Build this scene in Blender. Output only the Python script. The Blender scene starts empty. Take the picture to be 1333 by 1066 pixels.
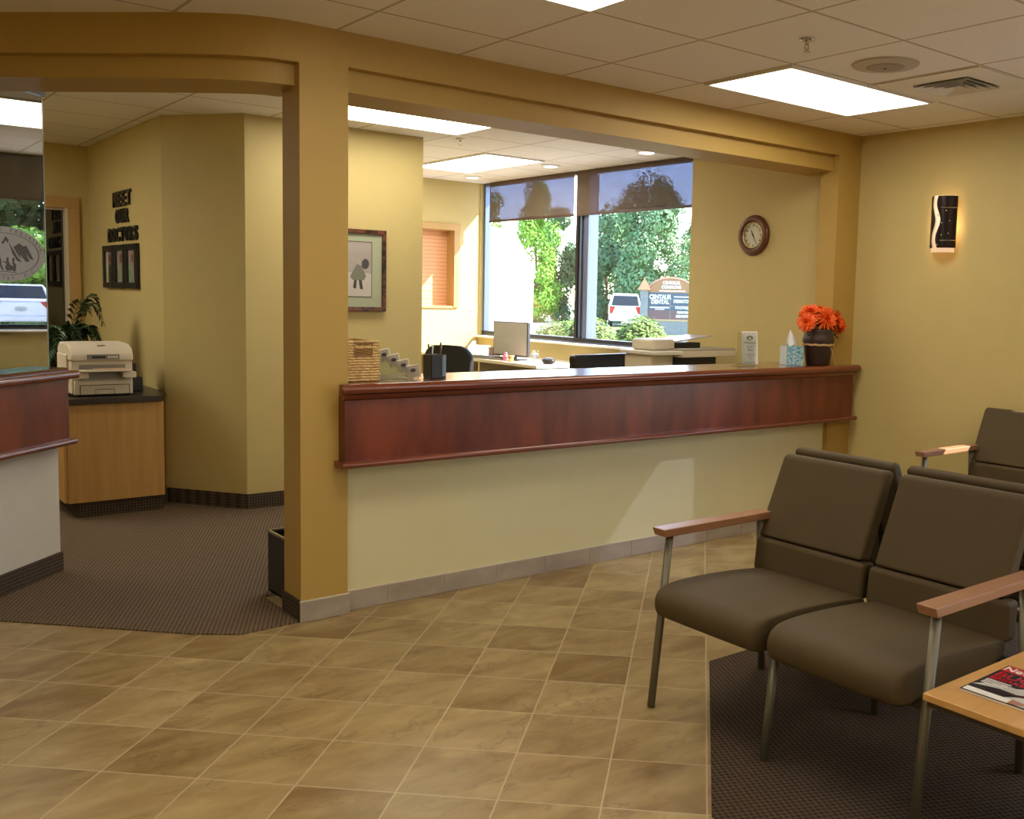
import bpy, bmesh, math, random
from math import pi, sin, cos, radians as rad
from mathutils import Matrix, Vector, noise
random.seed(7)
sc = bpy.context.scene
COL = sc.collection
I4 = Matrix.Identity(4)
CZ = 2.60

# ------------------------------------------------------------------ materials
def N(nt, t, **kw):
    n = nt.nodes.new(t)
    for k, v in kw.items():
        if k.startswith('i_'): n.inputs[int(k[2:])].default_value = v
        else: setattr(n, k, v)
    return n
def math_n(nt, op, a, b=None, c=None):
    n = N(nt, 'ShaderNodeMath', operation=op)
    for i, v in enumerate((a, b, c)):
        if v is None: continue
        if isinstance(v, (int, float)): n.inputs[i].default_value = v
        else: nt.links.new(v, n.inputs[i])
    return n.outputs[0]
def mixc(nt, f, a, b):
    n = N(nt, 'ShaderNodeMix', data_type='RGBA')
    for s, v in ((n.inputs[0], f), (n.inputs[6], a), (n.inputs[7], b)):
        if isinstance(v, (int, float)): s.default_value = v
        elif isinstance(v, tuple): s.default_value = (*v, 1) if len(v) == 3 else v
        else: nt.links.new(v, s)
    return n.outputs[2]
def base(name):
    m = bpy.data.materials.new(name); m.use_nodes = True
    nt = m.node_tree; nt.nodes.clear()
    out = nt.nodes.new('ShaderNodeOutputMaterial'); p = nt.nodes.new('ShaderNodeBsdfPrincipled')
    nt.links.new(p.outputs[0], out.inputs[0])
    return m, nt, p, out
def mat(name, col, rough=.5, metal=0, col2=None, scale=(8, 8, 8), nscale=1.0, bump=0, bscale=None, spec=.5, emit=None, estr=0, coat=0, detail=4, sharp=None):
    """procedural surface: one or two tones mixed by stretched noise, optional bump"""
    m, nt, p, out = base(name)
    p.inputs['Base Color'].default_value = (*col, 1)
    p.inputs['Roughness'].default_value = rough
    p.inputs['Metallic'].default_value = metal
    p.inputs['Specular IOR Level'].default_value = spec
    p.inputs['Coat Weight'].default_value = coat; p.inputs['Coat Roughness'].default_value = min(rough, .25)
    if emit: 
        p.inputs['Emission Color'].default_value = (*emit, 1); p.inputs['Emission Strength'].default_value = estr
    tc = N(nt, 'ShaderNodeTexCoord'); mp = N(nt, 'ShaderNodeMapping')
    nt.links.new(tc.outputs['Object'], mp.inputs[0]); mp.inputs['Scale'].default_value = scale
    nz = N(nt, 'ShaderNodeTexNoise'); nz.inputs['Scale'].default_value = nscale; nz.inputs['Detail'].default_value = detail
    nt.links.new(mp.outputs[0], nz.inputs['Vector'])
    if col2:
        f = nz.outputs[0]
        s = sharp or 2.2
        f = math_n(nt, 'MULTIPLY_ADD', f, s, .5 - .5 * s); f = math_n(nt, 'MINIMUM', math_n(nt, 'MAXIMUM', f, 0.), 1.)
        nt.links.new(mixc(nt, f, col, col2), p.inputs['Base Color'])
    if bump:
        b = N(nt, 'ShaderNodeBump'); b.inputs['Strength'].default_value = bump; b.inputs['Distance'].default_value = .002
        src = nz.outputs[0]
        if bscale:
            n2 = N(nt, 'ShaderNodeTexNoise'); n2.inputs['Scale'].default_value = bscale; n2.inputs['Detail'].default_value = 3
            nt.links.new(tc.outputs['Object'], n2.inputs['Vector']); src = n2.outputs[0]
        nt.links.new(src, b.inputs['Height']); nt.links.new(b.outputs[0], p.inputs['Normal'])
    return m
def emis(name, col, s):
    m = bpy.data.materials.new(name); m.use_nodes = True; nt = m.node_tree; nt.nodes.clear()
    o = nt.nodes.new('ShaderNodeOutputMaterial'); e = nt.nodes.new('ShaderNodeEmission')
    e.inputs[0].default_value = (*col, 1); e.inputs[1].default_value = s
    nt.links.new(e.outputs[0], o.inputs[0]); return m

def grid_uv(nt, W, ang, ox, oy):
    """object xy -> rotated cell coordinates; returns (u, v) in cells"""
    tc = N(nt, 'ShaderNodeTexCoord'); s = N(nt, 'ShaderNodeSeparateXYZ')
    nt.links.new(tc.outputs['Object'], s.inputs[0])
    x = math_n(nt, 'SUBTRACT', s.outputs[0], ox); y = math_n(nt, 'SUBTRACT', s.outputs[1], oy)
    c, sn = cos(ang), sin(ang)
    u = math_n(nt, 'ADD', math_n(nt, 'MULTIPLY', x, c / W), math_n(nt, 'MULTIPLY', y, sn / W))
    v = math_n(nt, 'ADD', math_n(nt, 'MULTIPLY', x, -sn / W), math_n(nt, 'MULTIPLY', y, c / W))
    return tc, u, v
def edge_mask(nt, u, w):   # 1 near an integer line
    f = math_n(nt, 'FRACT', u); d = math_n(nt, 'ABSOLUTE', math_n(nt, 'SUBTRACT', f, .5))
    return math_n(nt, 'GREATER_THAN', d, .5 - w)

def floor_tile_mat():
    m, nt, p, out = base('stone_look_floor_tile')
    tc, u, v = grid_uv(nt, .3067, -pi / 4, -5.156, -1.185)
    fu, fv = math_n(nt, 'FLOOR', u), math_n(nt, 'FLOOR', v)
    cb = N(nt, 'ShaderNodeCombineXYZ'); nt.links.new(fu, cb.inputs[0]); nt.links.new(fv, cb.inputs[1])
    wn = N(nt, 'ShaderNodeTexWhiteNoise', noise_dimensions='2D'); nt.links.new(cb.outputs[0], wn.inputs['Vector'])
    r = wn.outputs['Value']
    mp = N(nt, 'ShaderNodeMapping'); nt.links.new(tc.outputs['Object'], mp.inputs[0])
    mp.inputs['Rotation'].default_value = (0, 0, rad(42)); mp.inputs['Scale'].default_value = (3.2, 7.5, 1)
    nz = N(nt, 'ShaderNodeTexNoise', noise_dimensions='4D'); nz.inputs['Scale'].default_value = 1.1
    nz.inputs['Detail'].default_value = 7; nz.inputs['Roughness'].default_value = .62; nz.inputs['Distortion'].default_value = .5
    nt.links.new(mp.outputs[0], nz.inputs['Vector']); nt.links.new(math_n(nt, 'MULTIPLY', r, 90), nz.inputs['W'])
    f = math_n(nt, 'MULTIPLY_ADD', nz.outputs[0], 2.0, -.62)
    f = math_n(nt, 'ADD', f, math_n(nt, 'MULTIPLY', math_n(nt, 'SUBTRACT', r, .5), .42))
    f = math_n(nt, 'MINIMUM', math_n(nt, 'MAXIMUM', f, 0.), 1.)
    c = mixc(nt, f, (.21, .128, .046), (.46, .345, .165))
    # thin dark veins
    n2 = N(nt, 'ShaderNodeTexNoise', noise_dimensions='4D'); n2.inputs['Scale'].default_value = .9; n2.inputs['Detail'].default_value = 5
    n2.inputs['Distortion'].default_value = 1.2
    nt.links.new(mp.outputs[0], n2.inputs['Vector']); nt.links.new(math_n(nt, 'MULTIPLY', r, 37), n2.inputs['W'])
    ve = math_n(nt, 'LESS_THAN', math_n(nt, 'ABSOLUTE', math_n(nt, 'SUBTRACT', n2.outputs[0], .58)), .012)
    c = mixc(nt, math_n(nt, 'MULTIPLY', ve, .30), c, (.14, .09, .05))
    g = math_n(nt, 'MAXIMUM', edge_mask(nt, u, .0085), edge_mask(nt, v, .0085))
    c = mixc(nt, g, c, (.50, .39, .25))
    nt.links.new(c, p.inputs['Base Color'])
    nt.links.new(math_n(nt, 'MULTIPLY_ADD', g, .4, .36), p.inputs['Roughness'])
    b = N(nt, 'ShaderNodeBump'); b.inputs['Strength'].default_value = .35; b.inputs['Distance'].default_value = .002
    nt.links.new(math_n(nt, 'SUBTRACT', math_n(nt, 'MULTIPLY', nz.outputs[0], .35), g), b.inputs['Height'])
    nt.links.new(b.outputs[0], p.inputs['Normal'])
    return m
def ceiling_mat():
    m, nt, p, out = base('lay_in_ceiling_tile')
    tc, u, v = grid_uv(nt, .6096, 0, -3.131, -.387)
    nz = N(nt, 'ShaderNodeTexNoise'); nz.inputs['Scale'].default_value = 90; nt.links.new(tc.outputs['Object'], nz.inputs['Vector'])
    c = mixc(nt, nz.outputs[0], (.82, .79, .76), (.91, .89, .87))
    g1 = math_n(nt, 'MAXIMUM', edge_mask(nt, u, .004), edge_mask(nt, v, .004))
    g0 = math_n(nt, 'MAXIMUM', edge_mask(nt, u, .0115), edge_mask(nt, v, .0115))
    c = mixc(nt, g0, c, (.44, .37, .29)); c = mixc(nt, g1, c, (.60, .53, .45))
    nt.links.new(c, p.inputs['Base Color']); p.inputs['Roughness'].default_value = .9
    b = N(nt, 'ShaderNodeBump'); b.inputs['Strength'].default_value = .3; b.inputs['Distance'].default_value = .003
    nt.links.new(nz.outputs[0], b.inputs['Height']); nt.links.new(b.outputs[0], p.inputs['Normal'])
    return m
def carpet_mat(name, c1, c2, W=.017, ang=0., vertical=False):
    m, nt, p, out = base(name)
    tc = N(nt, 'ShaderNodeTexCoord'); s = N(nt, 'ShaderNodeSeparateXYZ'); nt.links.new(tc.outputs['Object'], s.inputs[0])
    if vertical: a = math_n(nt, 'ADD', s.outputs[0], math_n(nt, 'MULTIPLY', s.outputs[1], 1.)); bb = s.outputs[2]
    else: a, bb = s.outputs[0], s.outputs[1]
    c_, s_ = cos(ang) / W, sin(ang) / W
    u = math_n(nt, 'ADD', math_n(nt, 'MULTIPLY', a, c_), math_n(nt, 'MULTIPLY', bb, s_))
    v = math_n(nt, 'ADD', math_n(nt, 'MULTIPLY', a, -s_), math_n(nt, 'MULTIPLY', bb, c_))
    w1 = math_n(nt, 'SINE', math_n(nt, 'MULTIPLY', u, 2 * pi)); w2 = math_n(nt, 'SINE', math_n(nt, 'MULTIPLY', v, 2 * pi))
    h = math_n(nt, 'MULTIPLY', w1, w2)
    nz = N(nt, 'ShaderNodeTexNoise'); nz.inputs['Scale'].default_value = 160; nt.links.new(tc.outputs['Object'], nz.inputs['Vector'])
    f = math_n(nt, 'ADD', math_n(nt, 'MULTIPLY_ADD', h, .40, .5), math_n(nt, 'MULTIPLY_ADD', nz.outputs[0], .8, -.4))
    f = math_n(nt, 'MINIMUM', math_n(nt, 'MAXIMUM', f, 0.), 1.)
    nt.links.new(mixc(nt, f, c1, c2), p.inputs['Base Color']); p.inputs['Roughness'].default_value = .95
    p.inputs['Specular IOR Level'].default_value = .15
    b = N(nt, 'ShaderNodeBump'); b.inputs['Strength'].default_value = .8; b.inputs['Distance'].default_value = .004
    nt.links.new(f, b.inputs['Height']); nt.links.new(b.outputs[0], p.inputs['Normal'])
    return m
def glass_mat(name, refl=.06, tint=(1, 1, 1), rough=0.):
    m = bpy.data.materials.new(name); m.use_nodes = True; nt = m.node_tree; nt.nodes.clear()
    o = nt.nodes.new('ShaderNodeOutputMaterial'); t = nt.nodes.new('ShaderNodeBsdfTransparent'); g = nt.nodes.new('ShaderNodeBsdfGlossy')
    t.inputs[0].default_value = (*tint, 1); g.inputs['Roughness'].default_value = rough
    fr = N(nt, 'ShaderNodeFresnel'); ge = N(nt, 'ShaderNodeNewGeometry')
    nt.links.new(math_n(nt, 'MULTIPLY_ADD', ge.outputs['Backfacing'], 1 / 1.45 - 1.45, 1.45), fr.inputs[0])
    mx = nt.nodes.new('ShaderNodeMixShader')
    nt.links.new(math_n(nt, 'MINIMUM', math_n(nt, 'ADD', fr.outputs[0], refl), 1.), mx.inputs[0])
    nt.links.new(t.outputs[0], mx.inputs[1]); nt.links.new(g.outputs[0], mx.inputs[2]); nt.links.new(mx.outputs[0], o.inputs[0])
    return m
def shade_mat():
    m, nt, p, out = base('woven_roller_shade_cloth')
    tc = N(nt, 'ShaderNodeTexCoord'); mp = N(nt, 'ShaderNodeMapping'); nt.links.new(tc.outputs['Object'], mp.inputs[0])
    mp.inputs['Scale'].default_value = (1, 14, 60)
    nz = N(nt, 'ShaderNodeTexNoise'); nz.inputs['Scale'].default_value = 4; nt.links.new(mp.outputs[0], nz.inputs['Vector'])
    nt.links.new(mixc(nt, nz.outputs[0], (.10, .065, .04), (.20, .14, .09)), p.inputs['Base Color']); p.inputs['Roughness'].default_value = .9
    t = nt.nodes.new('ShaderNodeBsdfTransparent'); t.inputs[0].default_value = (.70, .78, 1., 1)
    mx = nt.nodes.new('ShaderNodeMixShader')
    nt.links.new(math_n(nt, 'MULTIPLY_ADD', nz.outputs[0], .34, .06), mx.inputs[0])
    nt.links.new(p.outputs[0], mx.inputs[1]); nt.links.new(t.outputs[0], mx.inputs[2]); nt.links.new(mx.outputs[0], out.inputs[0])
    return m
def stripes_mat(name, c1, c2, W, axis=2, duty=.12, rough=.6):
    m, nt, p, out = base(name)
    tc = N(nt, 'ShaderNodeTexCoord'); s = N(nt, 'ShaderNodeSeparateXYZ'); nt.links.new(tc.outputs['Object'], s.inputs[0])
    f = math_n(nt, 'LESS_THAN', math_n(nt, 'FRACT', math_n(nt, 'MULTIPLY', s.outputs[axis], 1 / W)), duty)
    nt.links.new(mixc(nt, f, c1, c2), p.inputs['Base Color']); p.inputs['Roughness'].default_value = rough
    return m

WALL = mat('khaki_wall_paint', (.53, .425, .178), .6, col2=(.55, .44, .188), bump=.12, bscale=220)
BEAM = mat('golden_brown_trim_paint', (.43, .28, .070), .55, col2=(.45, .29, .075), bump=.12, bscale=220)
LOWW = mat('pale_cream_wall_paint', (.66, .61, .37), .5, col2=(.68, .63, .385), bump=.08, bscale=220)
CREAM = mat('off_white_wall_paint', (.56, .53, .46), .5, col2=(.58, .55, .48))
TILE = floor_tile_mat(); CEIL = ceiling_mat()
CARP = carpet_mat('brown_loop_carpet', (.028, .018, .011), (.235, .165, .105), .026, .35)
CARB = carpet_mat('carpet_base_strip', (.020, .014, .011), (.125, .09, .065), .026, .78, True)
BASET = mat('grey_stone_base_tile', (.30, .25, .20), .4, col2=(.42, .36, .30), scale=(5, 5, 9))
GROUT = mat('pale_grout', (.55, .48, .38), .8)
CHERRY = mat('cherry_stained_wood', (.205, .043, .016), .33, col2=(.085, .017, .007), scale=(8, 8, 2.0), nscale=1.2, coat=.12, sharp=2.4, detail=7)
CHERRYM = mat('cherry_stained_moulding', (.20, .045, .018), .22, col2=(.12, .026, .011), scale=(1, 9, 9), coat=.4)
OAK = mat('light_oak_laminate', (.50, .28, .085), .45, col2=(.40, .21, .06), scale=(26, 26, 1.2), nscale=1.4)
OAKT = mat('light_oak_table_laminate', (.62, .35, .12), .35, col2=(.54, .29, .09), scale=(3, 30, 30))
ARMW = mat('reddish_beech_armrest', (.36, .185, .10), .35, col2=(.29, .14, .075), scale=(3, 40, 40))
DARKTOP = mat('dark_espresso_laminate', (.018, .011, .009), .3, col2=(.03, .02, .016))
VINYL = mat('taupe_brown_vinyl', (.082, .058, .030), .6, col2=(.090, .064, .033), bump=.25, bscale=420, spec=.15)
STEEL = mat('brushed_grey_metal_tube', (.19, .175, .13), .48, .6)
BLACKM = mat('black_plastic', (.012, .012, .013), .35)
BLACKF = mat('black_fabric', (.012, .012, .014), .85, bump=.3, bscale=300)
BEIGE = mat('beige_printer_plastic', (.66, .59, .48), .45)
BEIGED = mat('grey_printer_plastic', (.24, .22, .19), .45)
WHITE = mat('white_paint', (.80, .78, .74), .5)
WHITEP = mat('white_paper', (.80, .78, .74), .7)
BLUEMET = mat('anodised_window_frame', (.16, .20, .32), .3, .6)
DARKMET = mat('dark_window_frame', (.018, .02, .026), .35, .3)
GLASS = glass_mat('clear_window_glass', .0)
MIRG = glass_mat('tinted_partition_glass', .42, (.42, .46, .46))
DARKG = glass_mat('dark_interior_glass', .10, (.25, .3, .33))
ACRY = glass_mat('clear_acrylic', .10, (.92, .95, .97))
SHADE = shade_mat()
TANW = mat('tan_painted_wood_frame', (.50, .31, .12), .5, col2=(.45, .28, .10), scale=(20, 20, 2))
LAMPG = emis('lit_acrylic_diffuser', (1, .92, .74), 7.5)
LAMPG2 = emis('lit_acrylic_diffuser_office', (1, .96, .88), 12.0)
HALLFILL = emis('added_hall_fill_glow', (1, .93, .78), 13)  # glow of the two extra hall lights
DOWNL = emis('lit_downlight_lens', (1, .95, .86), 2.2)

# ------------------------------------------------------------------ geometry helpers
def V(*a): return Vector(a)
def box(bm, x0, x1, y0, y1, z0, z1, M=None):
    vs = [bm.verts.new(V(x, y, z)) for x in (x0, x1) for y in (y0, y1) for z in (z0, z1)]
    if M: 
        for v in vs: v.co = M @ v.co
    F = [bm.faces.new([vs[i] for i in q]) for q in ((0, 1, 3, 2), (4, 6, 7, 5), (0, 4, 5, 1), (2, 3, 7, 6), (0, 2, 6, 4), (1, 5, 7, 3))]
    return vs
def cyl(bm, p0, p1, r0, r1=None, n=16, caps=True):
    p0, p1 = Vector(p0), Vector(p1); r1 = r0 if r1 is None else r1
    q = (p1 - p0).to_track_quat('Z', 'Y')
    A = [bm.verts.new(p0 + q @ V(r0 * cos(2 * pi * i / n), r0 * sin(2 * pi * i / n), 0)) for i in range(n)]
    B = [bm.verts.new(p1 + q @ V(r1 * cos(2 * pi * i / n), r1 * sin(2 * pi * i / n), 0)) for i in range(n)]
    for i in range(n): bm.faces.new((A[i], A[(i + 1) % n], B[(i + 1) % n], B[i]))
    if caps: bm.faces.new(A[::-1]); bm.faces.new(B)
def tube(bm, pts, r, n=8, closed=False):
    pts = [Vector(p) for p in pts]; rings = []; L = len(pts); up = V(0, 0, 1)
    for i, p in enumerate(pts):
        if closed: t = pts[(i + 1) % L] - pts[i - 1]
        else: t = pts[min(i + 1, L - 1)] - pts[max(i - 1, 0)]
        t.normalize(); a = t.cross(up)
        if a.length < 1e-3: a = t.cross(V(1, 0, 0))
        a.normalize(); b = a.cross(t); rr = r[i] if isinstance(r, (list, tuple)) else r
        rings.append([bm.verts.new(p + rr * (cos(2 * pi * k / n) * a + sin(2 * pi * k / n) * b)) for k in range(n)])
    for i in range(L if closed else L - 1):
        A, B = rings[i], rings[(i + 1) % L]
        for k in range(n): bm.faces.new((A[k], A[(k + 1) % n], B[(k + 1) % n], B[k]))
    if not closed: bm.faces.new(rings[0][::-1]); bm.faces.new(rings[-1])
def lathe(bm, prof, c, n=32, M=None, ring=False):
    rings = []
    for r, z in prof:
        ring = [bm.verts.new(V(c[0] + max(r, 1e-4) * cos(2 * pi * i / n), c[1] + max(r, 1e-4) * sin(2 * pi * i / n), c[2] + z)) for i in range(n)]
        if M:
            for v in ring: v.co = M @ v.co
        rings.append(ring)
    for A, B in zip(rings, rings[1:]):
        for i in range(n): bm.faces.new((A[i], A[(i + 1) % n], B[(i + 1) % n], B[i]))
    if ring:
        for i in range(n): bm.faces.new((rings[-1][i], rings[-1][(i + 1) % n], rings[0][(i + 1) % n], rings[0][i]))
    else: bm.faces.new(rings[0][::-1]); bm.faces.new(rings[-1])
def prism(bm, poly, h0, h1, f):
    """extrude a polygon; f(a, b, h) -> Vector"""
    A = [bm.verts.new(f(a, b, h0)) for a, b in poly]; B = [bm.verts.new(f(a, b, h1)) for a, b in poly]
    n = len(poly); bm.faces.new(A[::-1]); bm.faces.new(B)
    for i in range(n): bm.faces.new((A[i], A[(i + 1) % n], B[(i + 1) % n], B[i]))
fXZ = lambda a, b, h: V(a, h, b)      # profile in xz, extruded in y
fXY = lambda a, b, h: V(a, b, h)      # plan outline, extruded in z
fYZ = lambda a, b, h: V(h, a, b)
def ball(bm, c, r, s=(1, 1, 1), n=12):
    c = Vector(c); prof = []
    rings = []
    for j in range(1, n):
        t = pi * j / n
        rings.append([bm.verts.new(c + V(s[0] * r * sin(t) * cos(2 * pi * i / n), s[1] * r * sin(t) * sin(2 * pi * i / n), s[2] * r * cos(t))) for i in range(n)])
    top = bm.verts.new(c + V(0, 0, s[2] * r)); bot = bm.verts.new(c - V(0, 0, s[2] * r))
    for i in range(n): bm.faces.new((top, rings[0][i], rings[0][(i + 1) % n])); bm.faces.new((bot, rings[-1][(i + 1) % n], rings[-1][i]))
    for A, B in zip(rings, rings[1:]):
        for i in range(n): bm.faces.new((A[i], B[i], B[(i + 1) % n], A[(i + 1) % n]))
MATS = {}
def wm(o):
    return MATS.get(o.name, I4)
def obj(name, bm, m, parent=None, smooth=False, bev=0, seg=3, label=None, fixn=True, local=False):
    """link a bmesh as one object; a child's mesh is given in room coordinates and stored in its thing's own frame"""
    if fixn: bmesh.ops.recalc_face_normals(bm, faces=bm.faces[:])
    if parent is not None and not local: bmesh.ops.transform(bm, matrix=wm(parent).inverted(), verts=bm.verts[:])
    me = bpy.data.meshes.new(name); bm.to_mesh(me); bm.free()
    me.materials.append(m)
    if smooth:
        for p in me.polygons: p.use_smooth = True
    o = bpy.data.objects.new(name, me); COL.objects.link(o)
    if parent is not None: o.parent = parent; MATS[o.name] = wm(parent)
    if bev:
        b = o.modifiers.new('round', 'BEVEL'); b.width = bev; b.segments = seg; b.limit_method = 'ANGLE'; b.angle_limit = rad(35)
        for p in me.polygons: p.use_smooth = True
        w = o.modifiers.new('wn', 'WEIGHTED_NORMAL'); w.keep_sharp = False
    if label: o['label'] = label
    return o
def thing(name, label, cat, loc=(0, 0, 0), rz=0, group=None):
    o = bpy.data.objects.new(name, None); COL.objects.link(o); o.empty_display_size = .1
    o.location = loc; o.rotation_euler = (0, 0, rz); o['label'] = label; o['category'] = cat
    if group: o['group'] = group
    MATS[o.name] = Matrix.Translation(loc) @ Matrix.Rotation(rz, 4, 'Z')
    return o
def tag(o, label, cat, group=None, kind=None):
    o['label'] = label; o['category'] = cat
    if group: o['group'] = group
    if kind: o['kind'] = kind
    return o
def struct(name, bm, m, parent=None, bev=0, label=None):
    o = obj(name, bm, m, parent, bev=bev)
    if parent is None: o['kind'] = 'structure'; o['category'] = 'structure'
    if label: o['label'] = label
    return o
def B(*boxes, M=None):
    bm = bmesh.new()
    for b in boxes: box(bm, *b, M=M)
    return bm
def dup(root, loc, rz, label, group=None):
    r = root.copy(); COL.objects.link(r); r.location = loc; r.rotation_euler = (0, 0, rz); r['label'] = label
    if group: r['group'] = group
    for ch in list(root.children):
        c = ch.copy(); COL.objects.link(c); c.parent = r
        for g in ch.children:
            d = g.copy(); COL.objects.link(d); d.parent = c
    return r
def text_bm(s, size, depth=.004, bold=0.0, sx=1.0, align='CENTER', res=3):
    cu = bpy.data.curves.new('lettering', 'FONT'); cu.body = s; cu.size = size; cu.extrude = depth / 2; cu.offset = bold
    cu.align_x = align; cu.resolution_u = res
    o = bpy.data.objects.new('lettering', cu); COL.objects.link(o)
    bpy.context.view_layer.update()
    dg = bpy.context.evaluated_depsgraph_get()
    me = bpy.data.meshes.new_from_object(o.evaluated_get(dg))
    bm = bmesh.new(); bm.from_mesh(me); bmesh.ops.scale(bm, vec=(sx, 1, 1), verts=bm.verts[:])
    bpy.data.objects.remove(o); bpy.data.curves.remove(cu); bpy.data.meshes.remove(me)
    return bm
def frame_m(o, xd, n):
    """matrix with local x along xd, local y up, local z along the outward normal n"""
    xd = Vector(xd).normalized(); n = Vector(n).normalized(); y = n.cross(xd)
    return Matrix(((xd.x, y.x, n.x, o[0]), (xd.y, y.y, n.y, o[1]), (xd.z, y.z, n.z, o[2]), (0, 0, 0, 1)))
def onto(bm, M): bmesh.ops.transform(bm, matrix=M, verts=bm.verts[:]); return bm
def merge(*bms):
    r = bms[0]
    for b in bms[1:]:
        me = bpy.data.meshes.new('t'); b.to_mesh(me); b.free(); r.from_mesh(me); bpy.data.meshes.remove(me)
    return r

# ================================================================== SETTING
# --- floors
bm = bmesh.new(); prism(bm, [(-9, -8), (.15, -8), (.15, 5.15), (-9, 5.15)], -.05, 0, fXY)
struct('floor', bm, TILE)
bm = bmesh.new()
prism(bm, [(-3.911, .0), (-4.185, -.012), (-4.345, .11), (-5.07, .87), (-8.5, 4.3), (-8.5, 4.97), (-3.70, 4.97), (-3.30, 2.385), (-3.0, 2.36), (-3.0, .45), (-3.911, .45)], 0, .005, fXY)
struct('floor_hall_carpet', bm, CARP)
bm = bmesh.new(); prism(bm, [(-2.77, -1.42), (-3.635, -2.285), (-3.635, -3.45), (0, -3.45), (0, -1.42)], 0, .005, fXY)
struct('floor_seating_carpet', bm, carpet_mat('dark_seating_carpet', (.016, .010, .007), (.125, .086, .058), .026, .35))
# --- ceiling
bm = bmesh.new(); prism(bm, [(-9, -8), (.15, -8), (.15, 5.15), (-9, 5.15)], CZ, CZ + .08, fXY)
struct('ceiling', bm, CEIL)

# --- window wall (facade): waiting room at x = 0, office at x = -.12
WY0, WY1 = -1.27, -6.9            # waiting room window, along y
struct('wall_right', B((0, .06, -7, WY1, 0, CZ), (0, .06, WY0, .15, 0, CZ), (0, .06, WY1, WY0, 0, .64), (0, .06, WY1, WY0, 2.585, CZ)), WALL)
struct('wall_office_window', B((-.12, -.03, .15, 1.50, 0, CZ), (-.12, -.03, 4.585, 4.75, 0, CZ), (-.12, -.03, 1.50, 4.585, 0, 1.05)), WALL)
struct('wall_back', B((-9, .15, -7.15, -7, 0, CZ)), WALL)
struct('wall_left', B((-8.65, -8.5, -7, 5.1, 0, CZ)), WALL)
# far office wall with an inner window
struct('wall_office_far', B((-2.05, -1.45, 4.6, 4.75, 0, CZ), (-.41, -.12, 4.6, 4.75, 0, CZ), (-1.45, -.41, 4.6, 4.75, 0, 1.34), (-1.45, -.41, 4.6, 4.75, 2.13, CZ)), WALL)
# solid core between hall and office; picture hangs on its front
bm = bmesh.new()
prism(bm, [(-3.67, 4.97), (-3.67, 2.90), (-3.30, 2.385), (-2.01, 2.37), (-2.01, 4.97)], 0, CZ, fXY)
struct('wall_core', bm, WALL)
struct('wall_hall_far', B((-8.5, -4.75, 4.97, 5.1, 0, CZ), (-3.84, -3.5, 4.97, 5.1, 0, CZ), (-4.75, -3.84, 4.97, 5.1, 2.10, CZ), (-4.75, -3.84, 4.97, 5.1, 0, .95)), WALL)
# dark room beyond the hall window
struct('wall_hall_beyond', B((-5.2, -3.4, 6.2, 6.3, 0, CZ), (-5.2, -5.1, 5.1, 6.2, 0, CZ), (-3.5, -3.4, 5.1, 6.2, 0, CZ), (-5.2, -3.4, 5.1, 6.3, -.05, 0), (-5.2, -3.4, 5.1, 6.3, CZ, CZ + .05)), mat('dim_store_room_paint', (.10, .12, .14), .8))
# low counter wall
struct('wall_counter', B((-3.70, -.10, .034, .30, 0, 1.02)), LOWW)
# pillar, column, beams
struct('wall_pillar', B((-3.911, -3.69, 0, .19, 0, CZ)), BEAM)
struct('wall_column', B((-.235, .0, 0, .15, 0, CZ)), BEAM)
struct('wall_beam_right', B((-3.69, -.235, 0, .35, 2.45, CZ), (-3.69, -.235, .05, .35, 2.352, 2.45), (-3.911, -3.69, .19, .35, 2.352, CZ), (-.235, -.12, .15, .35, 2.352, CZ)), BEAM)
# curved beam over the hall opening
def offs(pts, d):
    out = []
    for i, p in enumerate(pts):
        a = pts[max(i - 1, 0)]; b = pts[min(i + 1, len(pts) - 1)]
        t = Vector((b[0] - a[0], b[1] - a[1])).normalized(); out.append((p[0] + t.y * d, p[1] - t.x * d))
    return out
def curve_front():
    ctl = [(-3.911, 0), (-4.03, .022), (-4.14, .070), (-4.25, .150), (-4.36, .250), (-4.47, .355), (-4.70, .585), (-4.95, .835), (-5.2, 1.085), (-6.2, 2.085), (-8.5, 4.385)]
    out = []
    for i in range(len(ctl) - 1):
        p0 = Vector(ctl[max(i - 1, 0)]); p1 = Vector(ctl[i]); p2 = Vector(ctl[i + 1]); p3 = Vector(ctl[min(i + 2, len(ctl) - 1)])
        for k in range(5):
            t = k / 5; q = .5 * ((2 * p1) + (-p0 + p2) * t + (2 * p0 - 5 * p1 + 4 * p2 - p3) * t * t + (-p0 + 3 * p1 - 3 * p2 + p3) * t ** 3); out.append((q.x, q.y))
    out.append(ctl[-1]); return out
cf = curve_front()
def strip(bm, front, back, z0, z1):
    q = [[bm.verts.new(V(*p, z)) for p in side for z in (z0, z1)] for side in (front, back)]
    n = len(front)
    for i in range(n - 1):
        f, g = q; a = 2 * i
        bm.faces.new((f[a], f[a + 2], f[a + 3], f[a + 1])); bm.faces.new((g[a], g[a + 1], g[a + 3], g[a + 2]))
        bm.faces.new((f[a], g[a], g[a + 2], f[a + 2])); bm.faces.new((f[a + 1], f[a + 3], g[a + 3], g[a + 1]))
    for i in (0, 2 * n - 2): bm.faces.new((q[0][i], q[0][i + 1], q[1][i + 1], q[1][i]))
bm = bmesh.new(); strip(bm, cf, offs(cf, .35), 2.435, CZ); strip(bm, offs(cf, .05), offs(cf, .35), 2.345, 2.435)
o = struct('wall_beam_curved', bm, BEAM)
# wall closing the left side of the hall, outside the frame
bm = bmesh.new(); prism(bm, [(-5.16, 1.09), (-8.5, 4.43), (-8.5, 4.75), (-5.16, 1.41)], 0, 2.4, fXY); struct('wall_hall_left', bm, WALL)
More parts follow.
